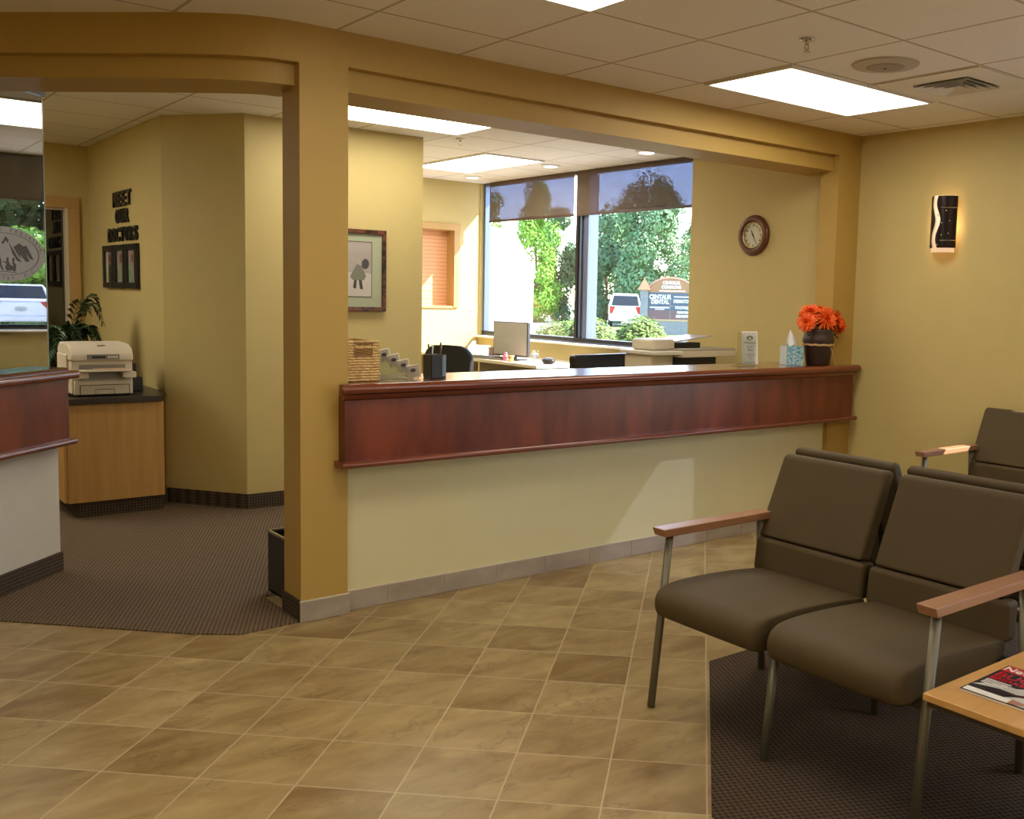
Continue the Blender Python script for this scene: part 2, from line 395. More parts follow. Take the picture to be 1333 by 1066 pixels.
# left counter wall (45 degrees)
D1 = Vector((1, 1)).normalized(); DN = Vector((1, -1)).normalized()
LE = Vector((-4.585, 1.455))      # right end of its face
def lc(s, d): p = LE - D1 * s + DN * d; return (p.x, p.y)      # s back along the wall, d out of the face
bm = bmesh.new(); prism(bm, [lc(.004, 0), lc(.72, 0), lc(.72, -.14), lc(.004, -.14)], 0, 1.02, fXY); struct('wall_left_counter', bm, CREAM)
# baseboards
bm = bmesh.new(); prism(bm, [lc(.0, .012), lc(.72, .012), lc(.72, 0), lc(.0, 0)], 0, .105, fXY); struct('baseboard_left_counter', bm, CARB)
def tilebase(name, x0, x1, y, h, w, x_off=0):
    bm = bmesh.new(); x = x0 - x_off
    while x < x1 - 1e-4:
        a, b = max(x, x0), min(x + w - .004, x1)
        if b > a: box(bm, a, b, y - .011, y, .003, h)
        x += w
    o = struct(name, bm, BASET); b2 = B((x0, x1, y - .008, y, 0, h + .004))
    return struct('grout', b2, GROUT, o)
tilebase('baseboard_counter', -3.683, -.24, .034, .092, .3067, .10)
tilebase('baseboard_pillar', -3.919, -3.683, 0, .092, .24)
tilebase('baseboard_column', -.24, 0, 0, .092, .26)
struct('baseboard_pillar_side', B((-3.920, -3.911, 0.0, .195, .004, .098)), CARB)
bm = bmesh.new()
pl = [(-3.735, 2.74), (-3.665, 2.885), (-3.302, 2.375), (-2.005, 2.36)]
strip(bm, pl, offs(pl, -.008)[::1], .004, .105); struct('baseboard_core', bm, CARB)
struct('baseboard_right', B((-.010, 0, WY1, 0, .003, .092)), BASET)

# --- office window: panes and frame
win = bpy.data.objects.new('window_1', None); COL.objects.link(win); win['kind'] = 'structure'; win['category'] = 'window'
win['label'] = 'large office window with two panes and a dark metal mullion'
obj('pane', B((-.054, -.048, 1.52, 2.84, 1.10, 2.58)), GLASS, win)
obj('pane', B((-.054, -.048, 3.02, 4.55, 1.10, 2.58)), GLASS, win)
obj('frame', B((-.085, -.02, 1.50, 4.585, 1.05, 1.10), (-.085, -.02, 1.50, 4.585, 2.57, CZ), (-.085, -.02, 4.55, 4.585, 1.1, 2.57), (-.085, -.02, 1.50, 1.52, 1.1, 2.57)), BLUEMET, win, bev=.003)
obj('mullion', B((-.085, .03, 2.845, 2.90, 1.1, 2.57), (-.065, .02, 2.90, 2.945, 1.1, 2.57), (-.08, .03, 2.945, 2.98, 1.1, 2.57)), BLUEMET, win, bev=.003)
obj('mullion_cover', B((-.093, -.02, 2.98, 3.02, 1.1, 2.57)), DARKMET, win, bev=.003)
obj('bottom_rail', B((-.092, -.02, 1.50, 4.585, 1.068, 1.102)), DARKMET, win, bev=.003)
obj('sill', B((-.170, -.085, 1.48, 4.585, 1.035, 1.055)), WHITE, win, bev=.004)
# --- waiting room window (outside the frame, lights the room)
win3 = bpy.data.objects.new('window_3', None); COL.objects.link(win3); win3['kind'] = 'structure'; win3['category'] = 'window'
win3['label'] = 'waiting room window in the right wall'
obj('pane', B((.048, .053, WY1 + .02, WY0 - .015, .66, 2.57)), GLASS, win3)
obj('frame', B((.04, .06, WY1, WY0, .64, .66), (.04, .06, WY1, WY0, 2.57, 2.585), (.04, .06, WY1, WY1 + .02, .66, 2.57), (.04, .06, WY0 - .015, WY0, .66, 2.57), (.0, .06, -3.46, -3.40, .66, 2.57), (.0, .06, -5.18, -5.12, .66, 2.57)), DARKMET, win3, bev=.003)
# --- far office inner window with a blind
w4 = bpy.data.objects.new('window_4', None); COL.objects.link(w4); w4['kind'] = 'structure'; w4['category'] = 'window'
w4['label'] = 'inner office window with tan frame and orange blind at the far wall'
obj('frame', B((-1.52, -.36, 4.575, 4.60, 2.105, 2.17), (-.43, -.365, 4.575, 4.60, 1.335, 2.105), (-1.52, -1.455, 4.575, 4.60, 1.335, 2.105), (-1.455, -.43, 4.585, 4.60, 1.325, 1.35)), TANW, w4, bev=.003)
obj('jamb', B((-.43, -.41, 4.60, 4.72, 1.35, 2.105), (-1.45, -.43, 4.60, 4.72, 2.105, 2.125)), TANW, w4)
bl = bmesh.new()
for k in range(20): box(bl, -1.445, -.415, 4.722 + .003 * (k % 2), 4.726 + .003 * (k % 2), 1.345 + k * .038, 1.3835 + k * .038)
obj('blind', bl, stripes_mat('orange_tan_blind_slats', (.74, .38, .19), (.42, .20, .10), .038, 2, .12), w4)
# --- hall window with tan frame and dark glass
w2 = bpy.data.objects.new('window_2', None); COL.objects.link(w2); w2['kind'] = 'structure'; w2['category'] = 'window'
w2['label'] = 'dark hall window with tan wooden frame behind the printer'
obj('frame', B((-4.83, -3.745, 4.945, 4.97, 2.085, 2.18), (-3.83, -3.745, 4.945, 4.97, .85, 2.085), (-4.83, -4.75, 4.945, 4.97, .85, 2.085)), TANW, w2, bev=.003)
obj('jamb', B((-3.85, -3.83, 4.95, 5.09, .95, 2.09), (-4.75, -3.85, 4.97, 5.09, 2.07, 2.10)), mat('pale_jamb_paint', (.62, .55, .42), .5), w2)
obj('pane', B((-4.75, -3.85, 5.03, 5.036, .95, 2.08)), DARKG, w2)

# ================================================================== CEILING FITTINGS
def troffer(x0, x1, y0, y1, label, m, group=None):
    t = thing('ceiling_light', label, 'light', ((x0 + x1) / 2, (y0 + y1) / 2, CZ - .012), 0, group)
    a = .012
    obj('frame', B((x0 + a, x1 - a, y0 + a, y0 + .03, CZ - .012, CZ), (x0 + a, x1 - a, y1 - .03, y1 - a, CZ - .012, CZ), (x0 + a, x0 + .03, y0 + .03, y1 - .03, CZ - .012, CZ), (x1 - .03, x1 - a, y0 + .03, y1 - .03, CZ - .012, CZ)), WHITE, t)
    obj('diffuser', B((x0 + .03, x1 - .03, y0 + .03, y1 - .03, CZ - .007, CZ - .001)), m, t)
    return t
GX = lambda k: -3.131 + .6096 * k
GY = lambda k: -.387 + .6096 * k
troffer(GX(2), GX(4), GY(-1), GY(0), 'rectangular ceiling light beside the round speaker and square vent', LAMPG)
troffer(GX(-2), GX(0), GY(-2), GY(-1), 'ceiling light cut by the top edge of the photo', LAMPG)
troffer(GX(0), GX(2), GY(3), GY(4), 'long ceiling light just behind the beam, left of the sprinkler', LAMPG)
troffer(GX(3), GX(4), GY(5), GY(7), 'ceiling light deep in the office, nearest the window corner', LAMPG2)
troffer(GX(-5), GX(-3), GY(6), GY(7), 'added unseen hall ceiling light behind the glass partition', HALLFILL)  # this one and the next are added out of view to brighten the hall
troffer(GX(-8), GX(-6), GY(6), GY(7), 'added unseen hall ceiling light farthest left behind the glass partition', HALLFILL)
for k, (a, b) in enumerate(((2, -6), (-2, -8), (-6, -3), (-6, -6), (-6, -9))):  # unseen room lights, some of them added to lift low wall and ceiling
    troffer(GX(a), GX(a + 2), GY(b), GY(b + 1), 'unseen waiting room ceiling light behind the viewer', LAMPG, 'ceiling lights behind the viewer')
for y, lb in ((1.646, 'round downlight nearest the clock wall, above the right shade'), (2.897, 'round downlight above the gap between the two shades'), (4.17, 'round downlight in the far office corner by the left shade')):
    t = thing('downlight', lb, 'light', (-.478, y, CZ), 0, 'recessed downlights along the office window')
    bm = bmesh.new(); lathe(bm, [(.060, -.001), (.088, -.001), (.092, -.006), (.060, -.010)], (-.478, y, CZ), 28, None, True); obj('trim_ring', bm, WHITE, t, smooth=False)
    bm = bmesh.new(); lathe(bm, [(.0, -.004), (.060, -.004), (.058, -.012), (.0, -.016)], (-.478, y, CZ), 28); obj('lens', bm, DOWNL, t)
SPKM = mat('beige_speaker_grille', (.52, .47, .39), .7); SPKD = mat('taupe_speaker_mesh', (.36, .32, .26), .8)
c = (GX(2.5), GY(-1.5), CZ)
t = thing('ceiling_speaker', 'round beige loudspeaker in the ceiling between sprinkler and vent', 'speaker', c)
bm = bmesh.new(); lathe(bm, [(0, -.001), (.155, -.001), (.150, -.008), (.10, -.014), (0, -.014)], c, 40); obj('trim_ring', bm, SPKM, t, bev=0)
bm = bmesh.new(); lathe(bm, [(0, -.0145), (.088, -.0145), (.080, -.018), (0, -.020)], c, 40); g = obj('grille', bm, SPKD, t)
bm = bmesh.new(); lathe(bm, [(0, -.0195), (.008, -.0195), (.008, -.022), (0, -.022)], c, 10); obj('screw', bm, BLACKM, g)
cx, cy = GX(3.5), GY(-1.5)
t = thing('air_vent', 'square ceiling air vent with stepped louvres next to the round speaker', 'vent', (cx, cy, CZ))
def ringbox(bm, r0, r1, z0, z1, cx=cx, cy=cy):
    box(bm, cx - r1, cx + r1, cy - r1, cy - r0, z0, z1); box(bm, cx - r1, cx + r1, cy + r0, cy + r1, z0, z1)
    box(bm, cx - r1, cx - r0, cy - r0, cy + r0, z0, z1); box(bm, cx + r0, cx + r1, cy - r0, cy + r0, z0, z1)
bm = bmesh.new(); ringbox(bm, .155, .292, CZ - .007, CZ - .001); obj('panel', bm, WHITE, t)
obj('duct', B((cx - .155, cx + .155, cy - .155, cy + .155, CZ - .003, CZ - .001)), BLACKM, t)
for k in range(4):
    bm = bmesh.new(); r = .152 - k * .036
    for s, ax in ((1, 0), (-1, 0), (1, 1), (-1, 1)):
        f = (lambda a, b, h: V(cx + h, cy + s * a, b)) if ax == 0 else (lambda a, b, h: V(cx + s * a, cy + h, b))
        prism(bm, [(r, CZ - .020), (r - .003, CZ - .020), (r - .020, CZ - .005), (r - .016, CZ - .005)], -r, r, f)
    obj('louvre', bm, WHITE, t)
def sprinkler(x, y, label, m):
    t = thing('sprinkler_head', label, 'sprinkler', (x, y, CZ))
    bm = bmesh.new(); lathe(bm, [(0, 0), (.034, 0), (.032, -.006), (.014, -.009), (0, -.009)], (x, y, CZ), 24); obj('escutcheon', bm, m, t, smooth=True)
    bm = bmesh.new(); cyl(bm, (x, y, CZ - .008), (x, y, CZ - .024), .009, n=12)
    for s in (-1, 1): tube(bm, [(x + s * .008, y, CZ - .022), (x + s * .013, y, CZ - .036), (x, y, CZ - .052)], .0028, 6)
    obj('body', bm, m, t)
    bm = bmesh.new(); lathe(bm, [(0, -.050), (.016, -.052), (.016, -.055), (0, -.055)], (x, y, CZ), 16); obj('deflector', bm, m, t)
CHROME = mat('chrome', (.55, .52, .48), .2, .9)
sprinkler(GX(1.5), GY(-1.55), 'chrome sprinkler head in the waiting room ceiling left of the speaker', CHROME)
sprinkler(-1.80, 2.20, 'small white sprinkler head in the office ceiling between two lights', WHITE)
t = thing('air_vent', 'narrow slot vent at the edge of the office ceiling light', 'vent', (-1.72, 3.75, CZ))
obj('panel', B((-1.90, -1.30, 3.93, 4.15, CZ - .008, CZ - .001)), WHITE, t)
for k in range(3): obj('slot', B((-1.88, -1.32, 3.955 + k * .06, 3.985 + k * .06, CZ - .010, CZ - .008)), BEIGED, t)

# ================================================================== ROLLER SHADES
def shade(y0, y1, zb, x, label, group, zt=CZ):
    if x > 0: zt = 2.575
    t = thing('roller_shade', label, 'shade', (x, (y0 + y1) / 2, zb), 0, group)
    obj('cloth', B((x - .0008, x + .0008, y0, y1, zb, zt - .004)), SHADE, t)
    bm = bmesh.new(); cyl(bm, (x + .016, y0, zt - .018), (x + .016, y1, zt - .018), .014, n=18); obj('roller', bm, BLACKM if x < -1 else SPKD, t, smooth=False)
    obj('hem_bar', B((x - .006, x + .006, y0, y1, zb - .018, zb + .004)), mat('brown_hem_bar', (.07, .035, .02), .5), t, bev=.002)
shade(3.025, 4.425, 2.215, -.115, 'brown see-through roller shade on the left office pane', 'office roller shades')
shade(1.500, 2.985, 2.215, -.115, 'brown see-through roller shade on the right office pane, nearest the clock', 'office roller shades')
shade(-3.40, WY0 - .001, 1.27, .018, 'roller shade drawn down over the waiting room window near the seats', 'waiting room roller shades')
shade(-5.12, -3.46, .725, .018, 'roller shade drawn down over the far waiting room window', 'waiting room roller shades')

# ================================================================== RECEPTION COUNTERS (wood)
def bull(bm, x0, x1, yf, yb, z0, z1):
    """straight slab with rounded front edge"""
    r = (z1 - z0) / 2; pr = [(yb, z0), (yb, z1)]
    for k in range(9): a = pi / 2 + pi * k / 8; pr.append((yf + r + r * cos(a), z0 + r + r * sin(a)))
    prism(bm, pr, x0, x1, lambda a, b, h: V(h, a, b))
def round_in(bm, M, L, depth_b, r, z0, z1): pass
X0, X1 = -3.742, -.055
t = thing('reception_counter', 'long cherry wood reception counter between the pillar and the right column', 'counter', (-1.9, 0, .68))
obj('front_panel', B((X0 + .008, X1 - .01, -.065, -.001, .715, 1.018)), CHERRY, t)
bm = bmesh.new(); box(bm, -3.685, -.24, .0305, .36, 1.022, 1.062); box(bm, X0 + .02, X1 - .02, -.07, -.005, 1.022, 1.062); box(bm, -3.685, -.24, -.006, .0305, 1.022, 1.062)
obj('countertop', bm, mat('polished_cherry_countertop', (.20, .048, .02), .22, col2=(.13, .03, .013), scale=(1.5, 14, 14), coat=1.0), t)
bm = bmesh.new(); bull(bm, X0 - .022, X1 + .02, -.112, -.065, 1.018, 1.066); obj('top_moulding', bm, CHERRYM, t, smooth=False, bev=.006)
bm = bmesh.new(); prism(bm, [(-.066, 1.018), (-.098, 1.018), (-.080, .998), (-.066, .990)], X0 - .004, X1 + .004, lambda a, b, h: V(h, a, b)); obj('cove_moulding', bm, CHERRYM, t)
bm = bmesh.new(); bull(bm, X0 - .016, X1 + .014, -.100, -.003, .687, .716); obj('bottom_moulding', bm, CHERRYM, t, bev=.003)
# left counter
t = thing('service_counter', 'cherry wood counter ledge under the logo glass at the left edge', 'counter', (*lc(.3, 0), .68), 0)
def lbox(s0, s1, d0, d1, z0, z1, bm=None):
    bm = bm or bmesh.new(); prism(bm, [lc(s0, d0), lc(s1, d0), lc(s1, d1), lc(s0, d1)], z0, z1, fXY); return bm
obj('front_panel', lbox(.02, .74, .0, .075, .695, 1.000), CHERRY, t)
obj('countertop', lbox(.02, .74, -.16, .075, 1.022, 1.056), mat('cherry_ledge_top', (.14, .035, .016), .15, coat=.5), t)
def lbull(s0, s1, d0, d1, z0, z1):
    bm = bmesh.new(); r = (z1 - z0) / 2; pr = [(d0, z0), (d0, z1)]
    for k in range(9): a = pi / 2 - pi * k / 8; pr.append((d1 - r + r * cos(a), z0 + r + r * sin(a)))
    prism(bm, pr, s0, s1, lambda a, b, h: V(*lc(h, a), b)); return bm
obj('top_moulding', lbull(-.02, .74, .06, .115, 1.000, 1.040), CHERRYM, t, bev=.004)
obj('bottom_moulding', lbull(-.012, .74, .0, .10, .665, .697), CHERRYM, t, bev=.003)
# glass partition with etched logo
t = thing('glass_partition', 'reflective glass pane with an oval mountain logo above the left counter', 'glass partition', (*lc(.3, 0), 1.056))
obj('pane', lbox(.032, .74, -.030, -.020, 1.056, 2.385), MIRG, t)
obj('bracket', lbox(.02, .74, -.045, -.005, 2.385, 2.600), BLACKM, t)
obj('edge_trim', lbox(.026, .032, -.031, -.019, 1.056, 2.385), mat('polished_glass_edge', (.35, .45, .42), .15), t)
FROST = mat('frosted_white_vinyl', (.33, .33, .37), .6); FRD = mat('dark_logo_film', (.045, .04, .05), .6)
cs = LE - D1 * .315 + DN * (-.018)
LM = frame_m((cs.x, cs.y, 1.607), (D1.x, D1.y, 0), (DN.x, DN.y, 0))
def disc(bm, a, b, z, n=64, dz=.001):
    prism(bm, [(a * cos(2 * pi * i / n), b * sin(2 * pi * i / n)) for i in range(n)], z, z + dz, fXY)
def polyf(bm, pts, z, dz=.001): prism(bm, pts, z, z + dz, fXY)
bm = bmesh.new(); disc(bm, .275, .127, .0); lg = obj('logo_oval', onto(bm, LM), FROST, t, label='frosted oval logo with mountains')
bm = bmesh.new()
n = 64
for (a, b) in ((.228, .098), (.225, .0965)): pass
for i in range(n):
    t0, t1 = 2 * pi * i / n, 2 * pi * (i + 1) / n
    polyf(bm, [(.230 * cos(t0), .0985 * sin(t0)), (.230 * cos(t1), .0985 * sin(t1)), (.226 * cos(t1), .0965 * sin(t1)), (.226 * cos(t0), .0965 * sin(t0))], .001)
Rm = [[(-.21, .01), (-.16, .055), (-.13, .045), (-.11, .030), (-.05, -.005), (-.075, .0), (-.16, -.045), (-.19, -.04)],
      [(.0, .082), (.018, .065), (.01, .052), (.0, .066), (-.02, .045), (-.03, .05)],
      [(.02, .055), (.075, -.01), (.105, -.035), (.075, -.03), (.045, .0)],
      [(.05, .035), (.09, .055), (.115, .042), (.14, .045), (.19, -.02), (.165, -.018), (.13, .018), (.16, -.03), (.135, -.032), (.09, .005), (.10, -.02), (.07, .01)],
      [(-.155, -.02), (-.12, .005), (-.11, .0), (-.15, -.03)],
      # walking figure and two seated figures
      [(-.06, .0), (-.05, .006), (-.04, 0), (-.045, -.01), (-.035, -.03), (-.035, -.05), (-.02, -.075), (-.03, -.076), (-.045, -.055), (-.06, -.045), (-.07, -.07), (-.08, -.07), (-.075, -.04), (-.06, -.03), (-.06, -.012)],
      [(.0, -.02), (.008, -.014), (.016, -.02), (.012, -.03), (.025, -.05), (.045, -.055), (.045, -.075), (.0, -.078), (-.01, -.06), (.0, -.045), (-.03, -.034), (.0, -.036)],
      [(.04, -.02), (.048, -.014), (.056, -.022), (.05, -.035), (.065, -.05), (.06, -.08), (.045, -.08), (.048, -.055), (.04, -.045)],
      [(-.09, -.078), (.07, -.084), (.07, -.087), (-.09, -.081)]]
for p in Rm: polyf(bm, p, .001)
obj('logo_drawing', onto(bm, LM), FRD, lg)
def arc_text(s, a, b, t0, t1, size, up=True):
    out = bmesh.new(); k = len(s)
    for i, ch in enumerate(s):
        if ch == ' ': continue
        th = t0 + (t1 - t0) * i / max(1, k - 1)
        g = text_bm(ch, size, .001)
        tang = math.atan2(b * cos(th), -a * sin(th)) + (pi if up else 0)
        onto(g, Matrix.Translation((a * cos(th), b * sin(th), .0015)) @ Matrix.Rotation(tang, 4, 'Z') @ Matrix.Translation((0, -size * .33, 0)))
        out = merge(out, g)
    return out
bm = merge(arc_text('FOOTHILLS PEDIATRIC', .252, .1125, rad(165), rad(15), .024), arc_text('DENTISTRY, P.C.', .252, .1125, rad(222), rad(322), .024, False))
obj('logo_lettering', onto(bm, LM), mat('grey_logo_lettering', (.12, .11, .13), .6), lg)

# ================================================================== BENCHES
bt = thing('tandem_bench', 'nearest two-seat taupe bench, with oak table and magazine at its right end', 'bench', (-2.95, -2.145, 0), 0)
def sidev(pts, y0, y1): bm = bmesh.new(); prism(bm, pts, y0, y1, fXZ); return bm
for y0, y1 in ((-2.122, -1.638), (-2.652, -2.162)):
    bm = bmesh.new()
    pr = [(-3.305, .385), (-3.308, .425), (-3.285, .455), (-3.235, .470), (-3.05, .472), (-2.72, .450), (-2.695, .43), (-2.695, .37), (-3.05, .352), (-3.25, .350), (-3.29, .356)]
    # crowned cushion: several y stations
    st = [(-.004, .86), (.006, .94), (.035, .985), (.12, 1.0), (.5, 1.015), (.88, 1.0), (.965, .985), (.994, .94), (1.004, .86)]
    rings = []
    for f, s in st:
        y = y0 + (y1 - y0) * f
        rings.append([bm.verts.new(V(-2.97 + (x + 2.97) * (s if s < .95 else 1), y, .415 + (z - .415) * s)) for x, z in pr])
    k = len(pr)
    for A, Bq in zip(rings, rings[1:]):
        for i in range(k): bm.faces.new((A[i], A[(i + 1) % k], Bq[(i + 1) % k], Bq[i]))
    bm.faces.new(rings[0]); bm.faces.new(rings[-1][::-1])
    o = obj('seat', bm, VINYL, bt, smooth=True); ss = o.modifiers.new('soft', 'SUBSURF'); ss.levels = 2; ss.render_levels = 2
for y0, y1 in ((-2.085, -1.600), (-2.625, -2.140)):
    k0, k1 = (-2.108, -1.600) if y1 > -1.7 else (-2.652, -2.128)
    bb = obj('backrest', sidev([(-2.712, .562), (-2.575, .868), (-2.545, .876), (-2.515, .862), (-2.640, .555)], y0, y1), VINYL, bt, bev=.022, seg=4)
    obj('lumbar_pad', sidev([(-2.735, .425), (-2.722, .558), (-2.642, .555), (-2.655, .425)], k0, k1), VINYL, bt, bev=.018, seg=4)
for y in (-1.600, -2.690):
    bm = bmesh.new(); tube(bm, [(-3.262, y - .01, .004), (-3.185, y, .630)], .0145, 14); obj('front_leg', bm, STEEL, bt, smooth=True)
    bm = bmesh.new(); tube(bm, [(-2.655, y, .004), (-2.70, y, .63)], .0145, 14); obj('rear_leg', bm, STEEL, bt, smooth=True)
    bm = bmesh.new(); prism(bm, [(-3.245, .656), (-3.232, .626), (-2.66, .626), (-2.66, .656)], y - .032, y + .032, fXZ); obj('armrest', bm, ARMW, bt, bev=.004)
bm = bmesh.new(); tube(bm, [(-3.252, -2.142, .004), (-3.215, -2.142, .37)], .0145, 14); obj('front_leg', bm, STEEL, bt, smooth=True)
bm = bmesh.new(); tube(bm, [(-2.655, -2.142, .004), (-2.68, -2.142, .40)], .0145, 14); obj('rear_leg', bm, STEEL, bt, smooth=True)
bm = bmesh.new(); box(bm, -3.19, -3.15, -2.685, -1.605, .335, .362); box(bm, -2.72, -2.68, -2.685, -1.605, .345, .372)
for y in (-1.88, -2.40): box(bm, -3.17, -2.70, y - .02, y + .02, .335, .360)
obj('seat_rail', bm, BLACKM, bt)
for y in (-1.84, -2.38):
    for dy in (-.12, .12):
        bm = bmesh.new(); tube(bm, [(-2.70, y + dy, .36), (-2.655, y + dy, .44), (-2.60, y + dy, .70)], .010, 8)
        obj('back_bracket', bm, BLACKM, bt)
b2 = dup(bt, (-1.965, -1.985, 0), pi, 'two-seat taupe bench facing away, back to back with the nearest bench')
b3 = dup(bt, (-.445, -1.585, 0), 0, 'taupe bench against the right wall under the wall sconce')
# table, fixed to the nearest bench only
TY0, TY1 = -3.36, -2.712
bm = bmesh.new(); box(bm, -3.272, -2.62, TY0, TY1, .402, .424); tt = obj('table_top', bm, OAKT, bt, bev=.004, label='light oak table top fixed to the bench')
bm = bmesh.new(); prism(bm, [(-3.262, TY0 + .01), (-2.63, TY0 + .01), (-2.63, TY1 - .01), (-3.262, TY1 - .01)], .388, .402, fXY); obj('edge_band', bm, mat('dark_table_edge', (.03, .016, .010), .4), tt)
bm = bmesh.new(); tube(bm, [(-3.225, -2.70, .375), (-3.19, -2.80, .380), (-2.70, -2.80, .380)], .010, 8); tube(bm, [(-2.70, -2.80, .38), (-2.70, -3.2, .38)], .01, 8); obj('table_bracket', bm, STEEL, bt)
bm = bmesh.new(); tube(bm, [(-2.60, -2.665, .004), (-2.66, -2.74, .385)], .0145, 12)
obj('rear_leg', bm, STEEL, bt, smooth=True)
bm = bmesh.new(); tube(bm, [(-3.24, -3.31, .004), (-3.22, -3.31, .385)], .0145, 12); obj('front_leg', bm, STEEL, bt, smooth=True)

# magazines
def quad_on(name, pts, z, m, parent, dz=.0006):
    bm = bmesh.new(); prism(bm, pts, z, z + dz, fXY); return obj(name, bm, m, parent)
def magazine(loc, rz, z, label, W=.205, Hh=.272, th=.006):
    t = thing('magazine', label, 'magazine', (loc[0], loc[1], z), rz)
    M = MATS[t.name]
    def L(bm): return onto(bm, M)
    obj('pages', L(B((-W / 2, W / 2, -Hh / 2, Hh / 2, .0, th))), WHITEP, t)
    cv = obj('cover', L(B((-W / 2 - .001, W / 2 + .001, -Hh / 2 - .001, Hh / 2 + .001, th, th + .0008))), mat('glossy_dark_cover', (.03, .03, .035), .25), t)
    return t, M, cv
RED = mat('magazine_red', (.55, .01, .02), .3)
t, M, cv = magazine((-3.034, -2.865), rad(-89), .4245, 'magazine with red masthead lying on the oak bench table')
zc = .0069
def put(bm, name, m): return obj(name, onto(bm, M @ Matrix.Translation((0, 0, zc))), m, cv)
put(B((-.100, .100, .082, .132, 0, .0005)), 'masthead', RED)
g = text_bm('Newsweek', .048, .0005, .001, .9); onto(g, Matrix.Translation((-.002, .092, .0008))); put(g, 'masthead_lettering', WHITEP)
g = text_bm('BUCK', .058, .0005, .0012, .95, 'LEFT'); onto(g, Matrix.Translation((-.095, .030, .0006))); put(g, 'headline', RED)
g = text_bm('BREAKER', .030, .0005, .001, .95, 'LEFT'); onto(g, Matrix.Translation((-.093, .002, .0006))); put(g, 'headline', RED)
bm = bmesh.new()
for k in range(4): box(bm, -.092, -.02 - .006 * (k % 2), -.012 - k * .011, -.007 - k * .011, 0, .0005)
put(bm, 'small_print', WHITEP)
bm = bmesh.new(); polyf(bm, [(-.10, -.075), (-.03, -.055), (.02, -.06), (.10, -.02), (.10, .03), (.05, .02), (.0, -.02), (-.03, -.02), (-.08, -.05)], 0, .0004); polyf(bm, [(-.02, -.13), (.10, -.13), (.10, -.04), (.03, -.075)], 0, .0004)
put(bm, 'shirt_photo', mat('pale_shirt_print', (.55, .53, .50), .35))
bm = bmesh.new(); polyf(bm, [(-.06, -.095), (.04, -.07), (.09, -.025), (.06, -.03), (.03, -.06), (-.05, -.085)], .0006, .0003); put(bm, 'tie_photo', mat('dark_maroon_print', (.06, .01, .012), .3))
SKP = mat('skin_tone_print', (.38, .17, .10), .4)
bm = bmesh.new(); polyf(bm, [(.05, -.02), (.095, .0), (.09, .03), (.055, .02)], .0006, .0003); put(bm, 'face_photo', SKP)
bm = bmesh.new(); polyf(bm, [(.0, -.125), (.05, -.132), (.09, -.11), (.03, -.10)], .0006, .0003); put(bm, 'hand_photo', SKP)
put(B((-.098, .03, -.134, -.104, .0006, .001)), 'address_label', WHITEP)
t, M, cv = magazine((-2.755, -3.0), rad(-82), .4245, 'second magazine with a yellow and red cover, behind the red-masthead one')
put(B((-.095, .095, -.1, .125, 0, .0005)), 'cover_photo', mat('yellow_cover_print', (.60, .42, .16), .35, col2=(.5, .05, .03), scale=(20, 20, 1), sharp=6))
t = thing('booklet', 'white booklet standing upright at the rear of the oak table', 'booklet', (-2.645, -2.735, .4245))
obj('cover', B((-2.675, -2.655, -2.760, -2.748, .4245, .520)), WHITEP, t)
obj('spine_stripe', B((-2.677, -2.675, -2.759, -2.749, .43, .515)), mat('pink_stripe', (.6, .25, .28), .5), t)
# ================================================================== WALL ITEMS
# clock
cy_, cz_ = .828, 1.958
CM = frame_m((-.1205, cy_, cz_), (0, -1, 0), (-1, 0, 0))
t = thing('wall_clock', 'round wall clock with brown wooden rim above the counter end', 'clock', (-.12, cy_, cz_))
def lz(prof, M, n=48, ring=False): bm = bmesh.new(); lathe(bm, prof, (0, 0, 0), n, None, ring); return onto(bm, M)
obj('rim', lz([(.085, 0), (.148, 0), (.150, .010), (.138, .026), (.115, .032), (.100, .026), (.096, .012), (.085, .008)], CM, 48, True), mat('brown_clock_wood', (.14, .045, .02), .3, col2=(.09, .028, .012), scale=(6, 6, 6)), t, smooth=True)
obj('bezel', lz([(.088, .012), (.097, .012), (.097, .022), (.092, .026), (.088, .022)], CM, 48, True), mat('brass_bezel', (.65, .48, .25), .25, .9), t, smooth=True)
df = obj('dial', lz([(0, .009), (.092, .009), (.092, .013), (0, .013)], CM), mat('cream_clock_dial', (.60, .58, .46), .5), t)
for k in range(12):
    a = pi / 2 - k * pi / 6
    g = text_bm(str(12 if k == 0 else k), .022, .001, .0006); onto(g, CM @ Matrix.Translation((.073 * cos(a), .073 * sin(a) - .008, .0138))); obj('numeral', g, BLACKM, df)
for nm, ang, ln, w in (('hour_hand', rad(118), .042, .005), ('minute_hand', rad(-62), .062, .0035)):
    bm = bmesh.new(); prism(bm, [(-.008, -w), (ln, -w * .4), (ln, w * .4), (-.008, w)], .016, .0175, fXY); obj(nm, onto(bm, CM @ Matrix.Rotation(ang, 4, 'Z')), BLACKM, df)
obj('pin', lz([(0, .013), (.005, .013), (.005, .019), (0, .019)], CM, 12), BLACKM, df)
